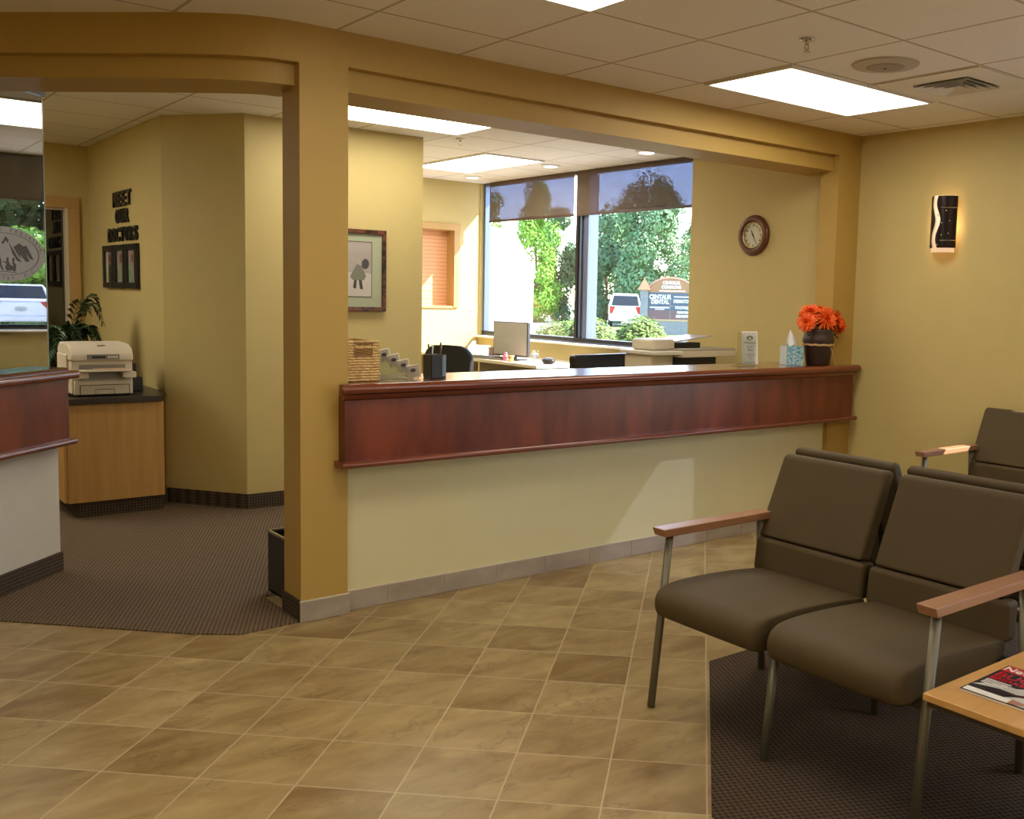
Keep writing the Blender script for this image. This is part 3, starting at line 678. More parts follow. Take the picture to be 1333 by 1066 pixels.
# sconce
sy, sz = -.672, 1.985
t = thing('wall_sconce', 'lit wall sconce with dark metal cover and wavy slot on the right wall', 'wall lamp', (0, sy, sz))
def arcp(ph, R=1.0): return V(-(.012 + .088 * R * cos(ph)), sy - .088 * R * sin(ph), 0)
PH = rad(80)
bm = bmesh.new(); H2 = .172; nn = 26
vs = [[bm.verts.new(arcp(-PH + 2 * PH * i / nn, .90) + V(0, 0, sz + z)) for z in (-H2 - .003, H2 + .003)] for i in range(nn + 1)]
for a, b in zip(vs, vs[1:]): bm.faces.new((a[0], b[0], b[1], a[1]))
g = obj('opal_shade', bm, mat('lit_opal_glass', (.8, .7, .6), .4, emit=(1, .62, .36), estr=.42), t, smooth=True, fixn=False)
g.modifiers.new('thick', 'SOLIDIFY').thickness = .003
wave = lambda z: .17 * sin(z / .172 * 4.9 + 1.0) - .20      # slot centre angle
METD = mat('dark_bronze_sheet', (.022, .012, .012), .3, .6)
def sheet(lo, hi, name, z0=-.148, z1=H2):
    bm = bmesh.new(); nz, na = 30, 12; rows = []
    for j in range(nz + 1):
        z = z0 + (z1 - z0) * j / nz; a0, a1 = lo(z), hi(z)
        rows.append([bm.verts.new(arcp(a0 + (a1 - a0) * i / na) + V(0, 0, sz + z)) for i in range(na + 1)])
    for A, Bq in zip(rows, rows[1:]):
        for i in range(na): bm.faces.new((A[i], A[i + 1], Bq[i + 1], Bq[i]))
    o = obj(name, bm, METD, t, smooth=True); m_ = o.modifiers.new('thick', 'SOLIDIFY'); m_.thickness = .002
sheet(lambda z: -PH, lambda z: wave(z) - .20, 'cover_left'); sheet(lambda z: wave(z) + .20, lambda z: PH, 'cover_right')
for z in (-.103, .098):
    bm = bmesh.new(); tube(bm, [arcp(-.10 + .3 + (PH - .2) * i / 8, 1.03) + V(0, 0, sz + z) for i in range(9)], .0028, 6); obj('rod', bm, CHROME, t)
for a, z in ((.0, .055), (.28, .005), (.55, .08), (.8, .018), (.75, -.06), (.05, -.13), (.3, -.07)):
    bm = bmesh.new(); ball(bm, arcp(a, 1.02) + V(0, 0, sz + z), .0042, n=8); obj('stud', bm, CHROME, t)
obj('wall_plate', B((-.012, -.001, sy - .05, sy + .05, sz - .12, sz + .12)), METD, t)
bulb = bmesh.new(); cyl(bulb, (-.05, sy, sz - .055), (-.05, sy, sz + .055), .012, n=12); obj('bulb', bulb, emis('warm_bulb', (1, .60, .28), 26), t)

# framed picture by the pillar
t = thing('framed_picture', 'framed sepia print with pale green mat on the wall behind the pillar', 'picture', (-2.56, 2.37, 1.62))
fx0, fx1, fz0, fz1, fy = -2.83, -2.312, 1.335, 1.908, 2.368
FRM = mat('mottled_black_brown_frame', (.012, .008, .007), .3, col2=(.16, .05, .025), scale=(22, 22, 22), sharp=5)
def pframe(x0, x1, z0, z1, w, y, d, f=None):
    bm = bmesh.new()
    for b in ((x0, x1, z1 - w, z1), (x0, x1, z0, z0 + w), (x0, x0 + w, z0 + w, z1 - w), (x1 - w, x1, z0 + w, z1 - w)): box(bm, b[0], b[1], y - d, y, b[2], b[3])
    return bm
obj('frame', pframe(fx0, fx1, fz0, fz1, .030, fy, .028), FRM, t, bev=.004)
obj('mat', B((fx0 + .03, fx1 - .03, fy - .010, fy - .004, fz0 + .03, fz1 - .03)), mat('pale_green_mat', (.46, .50, .34), .8), t)
obj('fillet', pframe(fx0 + .112, fx1 - .105, fz0 + .098, fz1 - .085, .005, fy - .0095, .003), mat('dark_fillet', (.05, .035, .02), .5), t)
pr_ = obj('print', B((fx0 + .117, fx1 - .11, fy - .0125, fy - .0100, fz0 + .103, fz1 - .09)), mat('sepia_print_paper', (.50, .44, .40), .7, col2=(.38, .32, .30), scale=(2, 2, 9)), t)
def flat(polys, m, name, parent, y, dy=.0005):
    bm = bmesh.new()
    for p in polys: prism(bm, p, y - dy, y, lambda a, b, h: V(a, h, b))
    return obj(name, bm, m, parent)
px, pz = fx0 + .117, fz0 + .103; pw, ph = fx1 - .11 - px, fz1 - .09 - pz
S = lambda pts: [(px + a * pw, pz + b * ph) for a, b in pts]
def blob(cx, cz, rx, rz, n=14, j=.12): return [(cx + rx * cos(2 * pi * i / n) * (1 + random.uniform(-j, j)), cz + rz * sin(2 * pi * i / n) * (1 + random.uniform(-j, j))) for i in range(n)]
flat([S([(0, 0), (1, 0), (1, .42), (.6, .46), (0, .40)])], mat('pale_sand_print', (.62, .56, .52), .7), 'print_ground', pr_, fy - .0125)
flat([S(blob(.84, .60, .10, .10)), S([(.52, .16), (.60, .14), (.62, .33), (.56, .34)]), S([(.70, .14), (.78, .13), (.74, .34), (.66, .34)]), S(blob(.30, .62, .05, .05)), S([(.27, .16), (.33, .16), (.34, .58), (.25, .58)])], mat('dark_sepia_ink', (.07, .055, .055), .7), 'print_figures', pr_, fy - .0130)
flat([S([(.44, .36), (.52, .30), (.80, .30), (.86, .38), (.74, .56), (.62, .60)])], mat('grey_sepia_ink', (.22, .22, .17), .7), 'print_dress', pr_, fy - .0136)
flat([S(blob(.66, .64, .05, .055)), S([(.56, .60), (.60, .58), (.50, .74), (.46, .74)])], mat('light_sepia_ink', (.50, .42, .36), .7), 'print_faces', pr_, fy - .0136)
obj('glazing', B((fx0 + .03, fx1 - .03, fy - .0175, fy - .0165, fz0 + .03, fz1 - .03)), glass_mat('picture_glazing', 0.), t)

# wall letters and doctors' frames on the hall wall (x = -3.67)
def word(s, yc, zc, h, width):
    k = len(s)
    for i, ch in enumerate(s):
        u_ = -width / 2 + width * (i + .5) / k
        g = text_bm(ch, h * 1.38, .014, .0055, 1.0)
        xs = [v.co.x for v in g.verts]; ys = [v.co.y for v in g.verts]; cxx = (min(xs) + max(xs)) / 2; ww = max(xs) - min(xs); hh = max(ys) - min(ys)
        cell = width / k * .80
        onto(g, Matrix.Scale(1, 4) @ Matrix.Diagonal((cell / ww if ch != 'I' else 1, h / hh, 1, 1)) @ Matrix.Translation((-cxx, -min(ys), 0)))
        o = obj('wall_letter', onto(g, frame_m((-3.6785, yc - u_, zc), (0, -1, 0), (-1, 0, 0))), BLACKM)
        o_label = 'black block letter %s, %s letter of the word %s on the hall wall' % (ch, ['first', 'second', 'third', 'fourth', 'fifth', 'sixth', 'seventh'][i], s)
        tag(o, o_label, 'letter', 'wall letters spelling the doctors heading')
word('MEET', 3.885, 2.058, .112, .53); word('OUR', 3.885, 1.935, .105, .40); word('DOCTORS', 3.885, 1.800, .105, .86)
def dframe(yc, label, col):
    x = -3.672; t = thing('photo_frame', label, 'picture frame', (x, yc, 1.61), 0, 'narrow photo frames under the wall letters')
    w, h0, h1 = .155, 1.452, 1.775
    bm = bmesh.new(); fw_ = .042
    for a in ((yc - w, yc + w, h1 - fw_, h1), (yc - w, yc + w, h0, h0 + fw_), (yc - w, yc - w + .050, h0 + fw_, h1 - fw_), (yc + w - .050, yc + w, h0 + fw_, h1 - fw_)): box(bm, x - .028, x, a[0], a[1], a[2], a[3])
    obj('frame', bm, BLACKM, t, bev=.003)
    p = obj('photo', B((x - .010, x - .004, yc - w + .045, yc + w - .045, h0 + .04, h1 - .04)), mat('photo_foliage_backdrop', (.35, .60, .18), .5, col2=(.70, .72, .62), scale=(1, 14, 10), sharp=4), t)
    bm = B((x - .0104, x - .010, yc - w + .045, yc + w - .045, 1.625, h1 - .04)); obj('photo_sky', bm, mat('photo_pale_backdrop', (.62, .50, .46), .6), p)
    bm = bmesh.new(); prism(bm, [(yc - .055, 1.495), (yc + .045, 1.495), (yc + .04, 1.60), (yc + .02, 1.635), (yc - .02, 1.635), (yc - .05, 1.60)], x - .0109, x - .0104, lambda a, b, h: V(h, a, b)); obj('photo_coat', bm, mat('photo_coat_print', col, .6), p)
    bm = bmesh.new(); prism(bm, [(yc + .028 * cos(2 * pi * i / 14), 1.672 + .036 * sin(2 * pi * i / 14)) for i in range(14)], x - .0112, x - .0104, lambda a, b, h: V(h, a, b)); obj('photo_face', bm, mat('photo_face_print', (.40, .12, .07), .6), p)
    obj('glazing', B((x - .021, x - .020, yc - w + .045, yc + w - .045, h0 + .04, h1 - .04)), glass_mat('frame_glazing', .02), t)
for yc, nm, c3 in ((4.262, 'left black photo frame under the letters, farthest down the hall', (.10, .08, .07)), (3.935, 'middle black photo frame under the letters', (.55, .53, .5)), (3.608, 'right black photo frame under the letters, nearest the viewer', (.5, .5, .48))): dframe(yc, nm, c3)

# ================================================================== HALL CABINET, PRINTER, PLANT, BIN
CX0, CX1, CY0, CY1 = -4.335, -3.675, 2.655, 4.94
t = thing('low_cabinet', 'light oak cabinet run with dark top in the hall', 'cabinet', (-4.0, 3.8, 0))
bm = bmesh.new(); prism(bm, [(CX0 + .02, CY0), (-3.745, CY0), (-3.70, 2.86), (-3.675, 2.93), (-3.675, CY1), (CX0 + .02, CY1)], .105, .728, fXY); obj('body', bm, OAK, t)
bm = bmesh.new(); prism(bm, [(CX0 - .02, CY0 - .03), (-3.762, CY0 - .03), (-3.675, 2.86), (-3.675, CY1), (CX0 - .02, CY1)], .728, .766, fXY); obj('worktop', bm, DARKTOP, t, bev=.003)
obj('plinth', B((CX0 + .075, -3.75, CY0 + .03, CY1, .004, .105)), CARB, t)
for k in range(4):
    y = CY0 + .004 + k * .57; d = obj('door', B((CX0, CX0 + .019, y, y + .562, .11, .724)), OAK, t)
    bm = bmesh.new(); tube(bm, [(CX0, y + .50, .60), (CX0 - .028, y + .50, .60), (CX0 - .028, y + .50, .69), (CX0, y + .50, .69)], .005, 8); obj('handle', bm, CHROME, d)
# printer, facing the viewer
pz0 = .766; PXa, PXb, PYa, PYb = -4.262, -3.905, 2.735, 3.13
t = thing('printer', 'beige desktop colour printer on the dark cabinet top', 'printer', ((PXa + PXb) / 2, 2.93, pz0))
obj('body', B((PXa, PXb, PYa + .02, PYb, pz0 + .012, pz0 + .225)), BEIGE, t, bev=.010)
bm = bmesh.new(); prism(bm, [(PYa - .005, pz0 + .225), (PYa - .005, pz0 + .262), (PYa + .03, pz0 + .305), (PYa + .10, pz0 + .328), (PYb - .06, pz0 + .335), (PYb, pz0 + .30), (PYb, pz0 + .225)], PXa - .006, PXb + .0, lambda a, b, h: V(h, a, b)); lid = obj('top_cover', bm, BEIGE, t, bev=.012, seg=4)
obj('side_door', B((PXa - .014, PXa + .002, PYa + .10, PYb - .02, pz0 + .09, pz0 + .262)), BEIGE, t, bev=.006)
cpn = obj('control_panel', B((PXa + .085, PXb - .085, PYa - .016, PYa - .003, pz0 + .232, pz0 + .268)), BEIGED, t, bev=.003)
obj('display', B((PXa + .110, PXa + .19, PYa - .0185, PYa - .0155, pz0 + .243, pz0 + .258)), BLACKM, cpn)
bm = bmesh.new()
for a in range(4): box(bm, PXa + .205 + a * .015, PXa + .214 + a * .015, PYa - .0185, PYa - .0155, pz0 + .245, pz0 + .255)
obj('button', bm, WHITE, cpn)
obj('badge', B((PXa + .16, PXa + .205, PYa + .060, PYa + .068, pz0 + .3175, pz0 + .3215)), mat('brown_badge', (.22, .10, .06), .4), lid)
obj('tray_recess', B((PXa + .045, PXb - .045, PYa + .012, PYa + .021, pz0 + .105, pz0 + .20)), BEIGED, t)
bm = bmesh.new(); prism(bm, [(PXa + .03, PYa - .09), (PXb - .03, PYa - .09), (PXb - .04, PYa + .02), (PXa + .04, PYa + .02)], pz0 + .162, pz0 + .172, fXY); tr = obj('output_tray', bm, BEIGE, t, bev=.003)
bm = bmesh.new(); prism(bm, [(PXa + .12, PYa - .07), (PXb - .05, PYa - .07), (PXb - .05, PYa + .02), (PXa + .12, PYa + .02)], pz0 + .1735, pz0 + .177, fXY); tag(obj('paper_sheet', bm, mat('peach_paper', (.75, .55, .38), .7)), 'peach sheet lying in the printer tray', 'paper')
bm = bmesh.new()
for xa, xb in ((PXa + .02, PXa + .085), (PXb - .075, PXb + .005)): prism(bm, [(xa, pz0 + .118), (xb, pz0 + .118), (xb, pz0 + .155), (xa, pz0 + .165)], PYa - .05, PYa + .02, lambda a, b, h: V(a, h, b))
obj('tray_arm', bm, BEIGE, t, bev=.004)
obj('lower_panel', B((PXa + .01, PXb - .005, PYa, PYa + .021, pz0 + .012, pz0 + .098)), BEIGE, t, bev=.004)
dr = obj('paper_drawer', B((PXa + .045, PXb - .03, PYa - .004, PYa + .001, pz0 + .014, pz0 + .070)), mat('beige_drawer_plastic', (.60, .53, .43), .45), t)
bm = bmesh.new(); x0, x1, z0, z1 = PXa + .045, PXb - .03, pz0 + .014, pz0 + .070
for b in ((x0 - .003, x1 + .003, z1, z1 + .004), (x0 - .004, x0, z0, z1 + .004), (x1, x1 + .004, z0, z1 + .004), (x0 + .085, x1 - .085, z0 + .028, z0 + .032), (x0 + .085, x0 + .088, z0, z0 + .03), (x1 - .088, x1 - .085, z0, z0 + .03)): box(bm, b[0], b[1], PYa - .0055, PYa - .002, b[2], b[3])
obj('seam', bm, mat('dark_seam', (.09, .07, .05), .6), dr)
bm = bmesh.new()
for x in (PXa + .03, PXb - .03):
    for y in (PYa + .04, PYb - .04): box(bm, x - .015, x + .015, y - .015, y + .015, pz0, pz0 + .012)
obj('foot', bm, BLACKM, t)
# dark device behind the printer
t = thing('desk_telephone', 'small black device on the cabinet top right of the printer', 'telephone', (-3.83, 3.0, .766))
obj('body', B((-3.885, -3.79, 2.97, 3.07, .766, .862)), BLACKM, t, bev=.006)
obj('arch_stand', B((-3.885, -3.80, 3.075, 3.10, .766, .95)), BLACKM, t, bev=.012)
# palm plant
LEAF = mat('dark_green_fern_leaf', (.018, .045, .010), .45, col2=(.035, .075, .016), scale=(9, 9, 9))
t = thing('potted_palm', 'dark green potted palm behind the printer', 'plant', (-4.12, 3.62, .766))
bm = bmesh.new(); lathe(bm, [(.07, 0), (.085, .01), (.11, .19), (.12, .20), (.12, .215), (.105, .215), (.10, .195), (0, .19)], (-4.12, 3.62, .766), 28); obj('pot', bm, mat('dark_clay_pot', (.05, .03, .02), .6), t, smooth=True)
def frond(bm, a, L, droop, rise, c=(-4.12, 3.62, .95), leaf=.085):
    pts = []
    for k in range(15):
        s = k / 14; r = L * (s * .95); z = rise * sin(min(s * 1.9, pi / 2 + s)) * 1.0 - droop * s * s
        pts.append(V(c[0] + cos(a) * r, c[1] + sin(a) * r, c[2] + z))
    tube(bm, pts, .0022, 5)
    for k in range(3, 15):
        p = pts[k]; d = (pts[k] - pts[k - 1]).normalized(); sd = d.cross(V(0, 0, 1)).normalized(); l = leaf * (1.15 - abs(k / 14 - .5)) 
        for s in (-1, 1):
            tip = p + (sd * s * .85 + d * .6 + V(0, 0, -.28)).normalized() * l; w = d * .015
            mid = (p + tip) / 2 + V(0, 0, .012)
            q = [bm.verts.new(x) for x in (p - w * .5, mid - w, tip, mid + w)]; bm.faces.new(q)
bm = bmesh.new(); random.seed(3)
for i in range(44): frond(bm, i * 2.399 + .3, random.uniform(.13, .27), random.uniform(.12, .26), random.uniform(.12, .32))
frond(bm, rad(-18), .22, .10, .50, leaf=.10); frond(bm, rad(-50), .18, .10, .46, leaf=.10); frond(bm, rad(10), .26, .22, .50, leaf=.09)
obj('fronds', bm, LEAF, t, fixn=False)
# waste bin
bx0, bx1, by0, by1 = -3.862, -3.70, .30, .52
t = thing('waste_bin', 'slim black bin with silver rim behind the pillar foot', 'bin', (-3.78, .41, .005))
bm = bmesh.new()
for b in ((bx0, bx1, by0, by0 + .008), (bx0, bx1, by1 - .008, by1), (bx0, bx0 + .008, by0, by1), (bx1 - .008, bx1, by0, by1)): box(bm, *b, .012, .300)
box(bm, bx0, bx1, by0, by1, .012, .02); obj('shell', bm, BLACKM, t)
bm = bmesh.new()
for z0, z1 in ((.300, .310),):
    for b in ((bx0 - .003, bx1 + .003, by0 - .003, by0 + .009), (bx0 - .003, bx1 + .003, by1 - .009, by1 + .003), (bx0 - .003, bx0 + .009, by0, by1), (bx1 - .009, bx1 + .003, by0, by1)): box(bm, *b, z0, z1)
obj('rim', bm, CHROME, t)
obj('base_rim', B((bx0 - .003, bx1 + .003, by0 - .003, by1 + .003, .005, .012)), CHROME, t)

# ================================================================== COUNTER ITEMS
CT = 1.0625
# basket
STRAW = mat('woven_straw', (.72, .52, .24), .75, col2=(.50, .31, .12), scale=(60, 60, 60), sharp=3)
STRAWD = mat('brown_woven_rim', (.28, .15, .06), .75, col2=(.18, .09, .04), scale=(60, 60, 60))
x0, x1, y0, y1 = -3.675, -3.515, .045, .315
t = thing('woven_basket', 'square straw basket with cut-out handles at the left end of the counter', 'basket', ((x0 + x1) / 2, .18, CT))
bm = bmesh.new(); rows = 14
for k in range(rows):
    z = CT + .007 + k * .0125; pts = []; hole = k in (9, 10, 11)
    for i in range(96):
        s = i / 96 * 2 * ((x1 - x0) + (y1 - y0)); W_, D_ = x1 - x0, y1 - y0
        if s < W_: p = V(x0 + s, y0, z); nrm = V(0, -1, 0)
        elif s < W_ + D_: p = V(x1, y0 + s - W_, z); nrm = V(1, 0, 0)
        elif s < 2 * W_ + D_: p = V(x1 - (s - W_ - D_), y1, z); nrm = V(0, 1, 0)
        else: p = V(x0, y1 - (s - 2 * W_ - D_), z); nrm = V(-1, 0, 0)
        pts.append((p + nrm * .0022 * (1 if (i // 2 + k) % 2 else -1), nrm))
    if not hole: tube(bm, [p for p, _ in pts], .0062, 6, True)
    else:
        seg = []; xc = (x0 + x1) / 2; yc = (y0 + y1) / 2
        for p, nr in pts + pts[:1]:
            inh = (abs(nr.y) > .5 and abs(p.x - xc) < .042) or (abs(nr.x) > .5 and abs(p.y - yc) < .05 and False)
            if inh:
                if len(seg) > 2: tube(bm, seg, .0062, 6)
                seg = []
            else: seg.append(p)
        if len(seg) > 2: tube(bm, seg, .0062, 6)
box(bm, x0, x1, y0, y1, CT + .001, CT + .005)
obj('body', bm, STRAW, t)
bm = bmesh.new()
rp = [(x0, y0), (x1, y0), (x1, y1), (x0, y1)]
rp2 = []
for i in range(4):
    a, b = rp[i], rp[(i + 1) % 4]
    for k in range(10): rp2.append((a[0] + (b[0] - a[0]) * k / 10, a[1] + (b[1] - a[1]) * k / 10, CT + .181 + .0015 * (k % 2)))
tube(bm, rp2, .0065, 8, True); obj('rim', bm, STRAW, t)
bm = bmesh.new()
for y in (y0, y1):
    xc = (x0 + x1) / 2
    tube(bm, [(xc - .044, y, CT + .168), (xc - .044, y, CT + .116), (xc + .044, y, CT + .116), (xc + .044, y, CT + .168)], .0058, 8); tube(bm, [(xc - .045, y - .002, CT + .176), (xc + .045, y - .002, CT + .176)], .0085, 8)
obj('handle', bm, STRAWD, t)
# card holder with four card stacks
t = thing('card_holder', 'clear acrylic tiered card holder with four stacks of cards', 'card holder', (-3.40, .12, CT))
ang = rad(-38); HM = Matrix.Translation((-3.395, .125, CT)) @ Matrix.Rotation(rad(-18), 4, 'Z')
def hx(bm): return onto(bm, HM)
bm = bmesh.new(); prism(bm, [(-.085, 0), (.085, 0), (.085, .012), (-.06, .105), (-.085, .105)], -.030, -.027, lambda a, b, h: V(a, h, b)); prism(bm, [(-.085, 0), (.085, 0), (.085, .012), (-.06, .105), (-.085, .105)], .027, .030, lambda a, b, h: V(a, h, b)); box(bm, -.085, .085, -.03, .03, 0, .003)
for k in range(4): box(bm, -.055 + k * .037, -.0535 + k * .037, -.027, .027, .075 - k * .022, .100 - k * .022)
obj('holder', hx(bm), ACRY, t)
CARD = mat('cream_card', (.70, .66, .56), .6)
for k in range(4):
    cm = Matrix.Translation((-3.435 + k * .041, .150 - k * .020, CT + .112 - k * .0245)) @ Matrix.Rotation(rad(62), 4, 'Z') @ Matrix.Rotation(rad(-26), 4, 'Y') @ Matrix.Rotation(rad(-14), 4, 'X')
    bm = bmesh.new(); box(bm, -.005, .005, -.027, .027, -.033, .033); cd = tag(obj('business_card', onto(bm, cm), CARD), ['topmost stack of cards in the acrylic holder', 'second stack from the top in the acrylic card holder', 'third stack from the top in the acrylic card holder', 'lowest stack of cards in the acrylic holder'][k], 'cards', 'card stacks in the acrylic holder')
    for sgn in (-1, 1):
        pass
    bm = bmesh.new(); lathe(bm, [(0, 0), (.011, 0), (.011, .0012), (0, .0012)], (0, 0, 0), 20); onto(bm, cm @ Matrix.Translation((-.0068, 0, .008)) @ Matrix.Rotation(rad(-90), 4, 'Y') @ Matrix.Diagonal((.9, 1.2, 1, 1))); obj('card_emblem', bm, mat('grey_emblem', (.12, .12, .13), .6), cd)
# pencil organiser
t = thing('desk_organiser', 'black organiser box with pens on the counter', 'organiser', (-3.19, .10, CT))
x0, x1, y0, y1, h = -3.232, -3.150, .06, .14, .115
bm = bmesh.new()
for b in ((x0, x1, y0, y0 + .004), (x0, x1, y1 - .004, y1), (x0, x0 + .004, y0, y1), (x1 - .004, x1, y0, y1), (x0, x1, y0 + .05, y0 + .053)): box(bm, *b, CT, CT + h)
box(bm, x0, x1, y0, y1, CT, CT + .004); obj('box', bm, BLACKM, t, bev=.0015)
obj('gloss_strip', B((x1 - .022, x1 - .002, y0 - .002, y0, CT + .01, CT + .112)), mat('painted_blue_gloss', (.16, .22, .32), .35), t)  # bluish gloss on the black box, put in as a coloured strip
pens = [((-.030, -.01), (-.004, .004), .150, (.02, .02, .02), 'black pen leaning left in the organiser'), ((-.008, .01), (.006, .0), .145, (.6, .6, .6), 'silver pen in the middle of the organiser'), ((.022, -.015), (.004, -.004), .158, (.10, .03, .03), 'dark red pen at the right of the organiser'), ((.034, .02), (.018, .004), .140, (.62, .52, .36), 'cream pen leaning right in the organiser')]
for (dx, dy), (lx, ly), ln, c_, lb in pens:
    bx, by = -3.19 + dx, .11 + dy; o = Vector((bx, by, CT + .005)); e = o + V(lx, ly, ln)
    t2 = thing('pen', lb, 'pen', tuple(o), 0, 'pens in the black organiser'); bm = bmesh.new(); cyl(bm, o, e, .004, n=10); b_ = obj('barrel', bm, mat('pen_barrel', c_, .35), t2)
    bm = bmesh.new(); cyl(bm, e, e + (e - o).normalized() * .012, .0052, .004, n=10); obj('cap', bm, mat('pen_cap', tuple(min(1, q * 1.4 + .02) for q in c_), .35), t2)
# tent card
yy = .125
t = thing('sign_holder', 'small upright white notice in a clear stand on the counter', 'sign', (-.885, yy, CT))
SM = Matrix.Translation((-.885, yy, CT)) @ Matrix.Rotation(rad(-4), 4, 'Z') @ Matrix.Rotation(rad(-5), 4, 'X')
obj('stand', onto(merge(B((-.082, .082, -.004, -.0015, .004, .215)), B((-.085, .085, -.05, .05, .0, .004))), Matrix.Translation((-.93, yy, CT + .0005)) @ Matrix.Rotation(rad(-4), 4, 'Z')), ACRY, t)
cd = obj('card', onto(B((-.068, .068, .0, .002, .012, .222)), SM), WHITEP, t)
PNK = mat('pinkish_border_print', (.50, .36, .36), .6)
bm = bmesh.new()
for b in ((-.058, .058, .208, .2105), (-.058, .058, .024, .0265), (-.058, -.0555, .024, .21), (.0555, .058, .024, .21)): box(bm, b[0], b[1], -.0006, 0, b[2], b[3])
obj('border', onto(bm, SM), PNK, cd)
bm = bmesh.new(); prism(bm, [(.028 * cos(2 * pi * i / 24), .180 + .014 * sin(2 * pi * i / 24)) for i in range(24)], -.0008, 0, lambda a, b, h: V(a, h, b)); obj('emblem', onto(bm, SM), mat('dark_green_emblem', (.05, .07, .05), .6), cd)
bm = bmesh.new(); prism(bm, [(-.016, .172), (.016, .172), (.006, .186), (0, .180), (-.006, .188)], -.0014, -.0008, lambda a, b, h: V(a, h, b)); obj('emblem_mountain', onto(bm, SM), WHITEP, cd)
GREYT = mat('grey_lettering', (.16, .14, .15), .6)
for s, z, sz_ in (('Welcome', .142, .024), ('to our', .118, .021), ('office', .096, .024)):
    g = text_bm(s, sz_, .0006); onto(g, SM @ Matrix.Translation((0, -.0006, z)) @ Matrix.Rotation(pi / 2, 4, 'X')); obj('lettering', g, GREYT, cd)
bm = bmesh.new()
for z, w in ((.074, .036), (.064, .030), (.046, .014)): box(bm, -w, w, -.0006, 0, z, z + .004)
obj('small_print', onto(bm, SM), PNK, cd)
# tissue box
t = thing('tissue_box', 'blue patterned cube tissue box beside the flower vase', 'tissue box', (-.52, .09, CT))
TM = Matrix.Translation((-.515, .10, CT)) @ Matrix.Rotation(rad(-28), 4, 'Z'); hh = .058
obj('carton', onto(B((-hh, hh, -hh, hh, 0, .125)), TM), mat('blue_patterned_carton', (.05, .28, .42), .45, col2=(.45, .62, .70), scale=(85, 85, 85), nscale=1.0, sharp=5), t, bev=.002)
obj('side_panel', onto(B((-hh - .001, -hh, -hh, hh, .002, .123)), TM), mat('pale_carton_side', (.62, .72, .74), .5), t, label='pale white side of the carton')
bm = bmesh.new(); rings = []
for j, (r, z) in enumerate(((.034, .124), (.030, .150), (.020, .180), (.010, .205), (.002, .222))):
    rings.append([bm.verts.new(V(r * cos(2 * pi * i / 14) * (1.2 if i % 2 else .8) - j * .004, .5 * r * sin(2 * pi * i / 14) * (1.3 if i % 2 else .6), z + .006 * (i % 3))) for i in range(14)])
for A, Bq in zip(rings, rings[1:]):
    for i in range(14): bm.faces.new((A[i], A[(i + 1) % 14], Bq[(i + 1) % 14], Bq[i]))
tag(obj('tissue', onto(bm, TM), mat('white_tissue', (.80, .80, .82), .9), smooth=True), 'white tissue pulled up out of the blue box', 'tissue')
# vase and flowers
vx, vy = -.350, .015
t = thing('flower_vase', 'dark brown vase tied with raffia holding orange flowers', 'vase', (vx, vy, CT))
bm = bmesh.new(); lathe(bm, [(0, 0), (.072, 0), (.080, .01), (.094, .12), (.100, .150), (.106, .168), (.100, .190), (.092, .225), (.098, .238), (.092, .24), (.086, .225), (0, .20)], (vx, vy, CT), 36); obj('body', bm, mat('dark_brown_vase', (.030, .014, .010), .45, col2=(.045, .022, .015), bump=.3, bscale=60), t, smooth=True)
RAF = mat('tan_raffia', (.50, .33, .16), .8)
bm = bmesh.new()
for dz, rr in ((0, .0045), (.006, .004)): tube(bm, [(vx + .101 * cos(2 * pi * i / 40), vy + .101 * sin(2 * pi * i / 40), CT + .136 + dz + .002 * sin(i * 1.7)) for i in range(40)], rr, 6, True)
tube(bm, [(vx - .01, vy - .104, CT + .138), (vx + .012, vy - .112, CT + .09), (vx + .030, vy - .118, CT + .035), (vx + .040, vy - .122, CT + .002)], .0022, 6)
obj('raffia_tie', bm, RAF, t)
ORNG = mat('orange_petal', (.80, .085, .008), .55, col2=(.95, .17, .015), scale=(30, 30, 30)); ORND = mat('deep_orange_centre', (.45, .03, .005), .7); STEM = mat('dark_green_stem', (.02, .045, .012), .6)
random.seed(11)
heads = [((-.150, -.03, .285), (-.9, -.3, .25), .062, 'orange flower drooping lowest on the left of the vase'), ((-.085, .0, .350), (-.4, -.3, .8), .075, 'orange flower at the upper left of the bunch'), ((.0, -.06, .310), (-.1, -1, .35), .078, 'orange flower facing the viewer in the middle of the bunch'), ((.02, .03, .355), (.0, -.1, 1), .075, 'orange flower at the top middle of the bunch'), ((.095, -.045, .300), (.4, -.9, .3), .075, 'orange flower facing the viewer right of the middle one'), ((.130, .02, .335), (.6, -.1, .7), .072, 'orange flower at the upper right of the bunch'), ((.155, -.03, .265), (.9, -.3, .0), .058, 'orange flower lowest on the right of the bunch'), ((-.06, .06, .315), (-.3, .6, .6), .07, 'orange flower at the back left of the bunch'), ((.07, .08, .31), (.2, .8, .5), .07, 'orange flower at the back right of the bunch')]
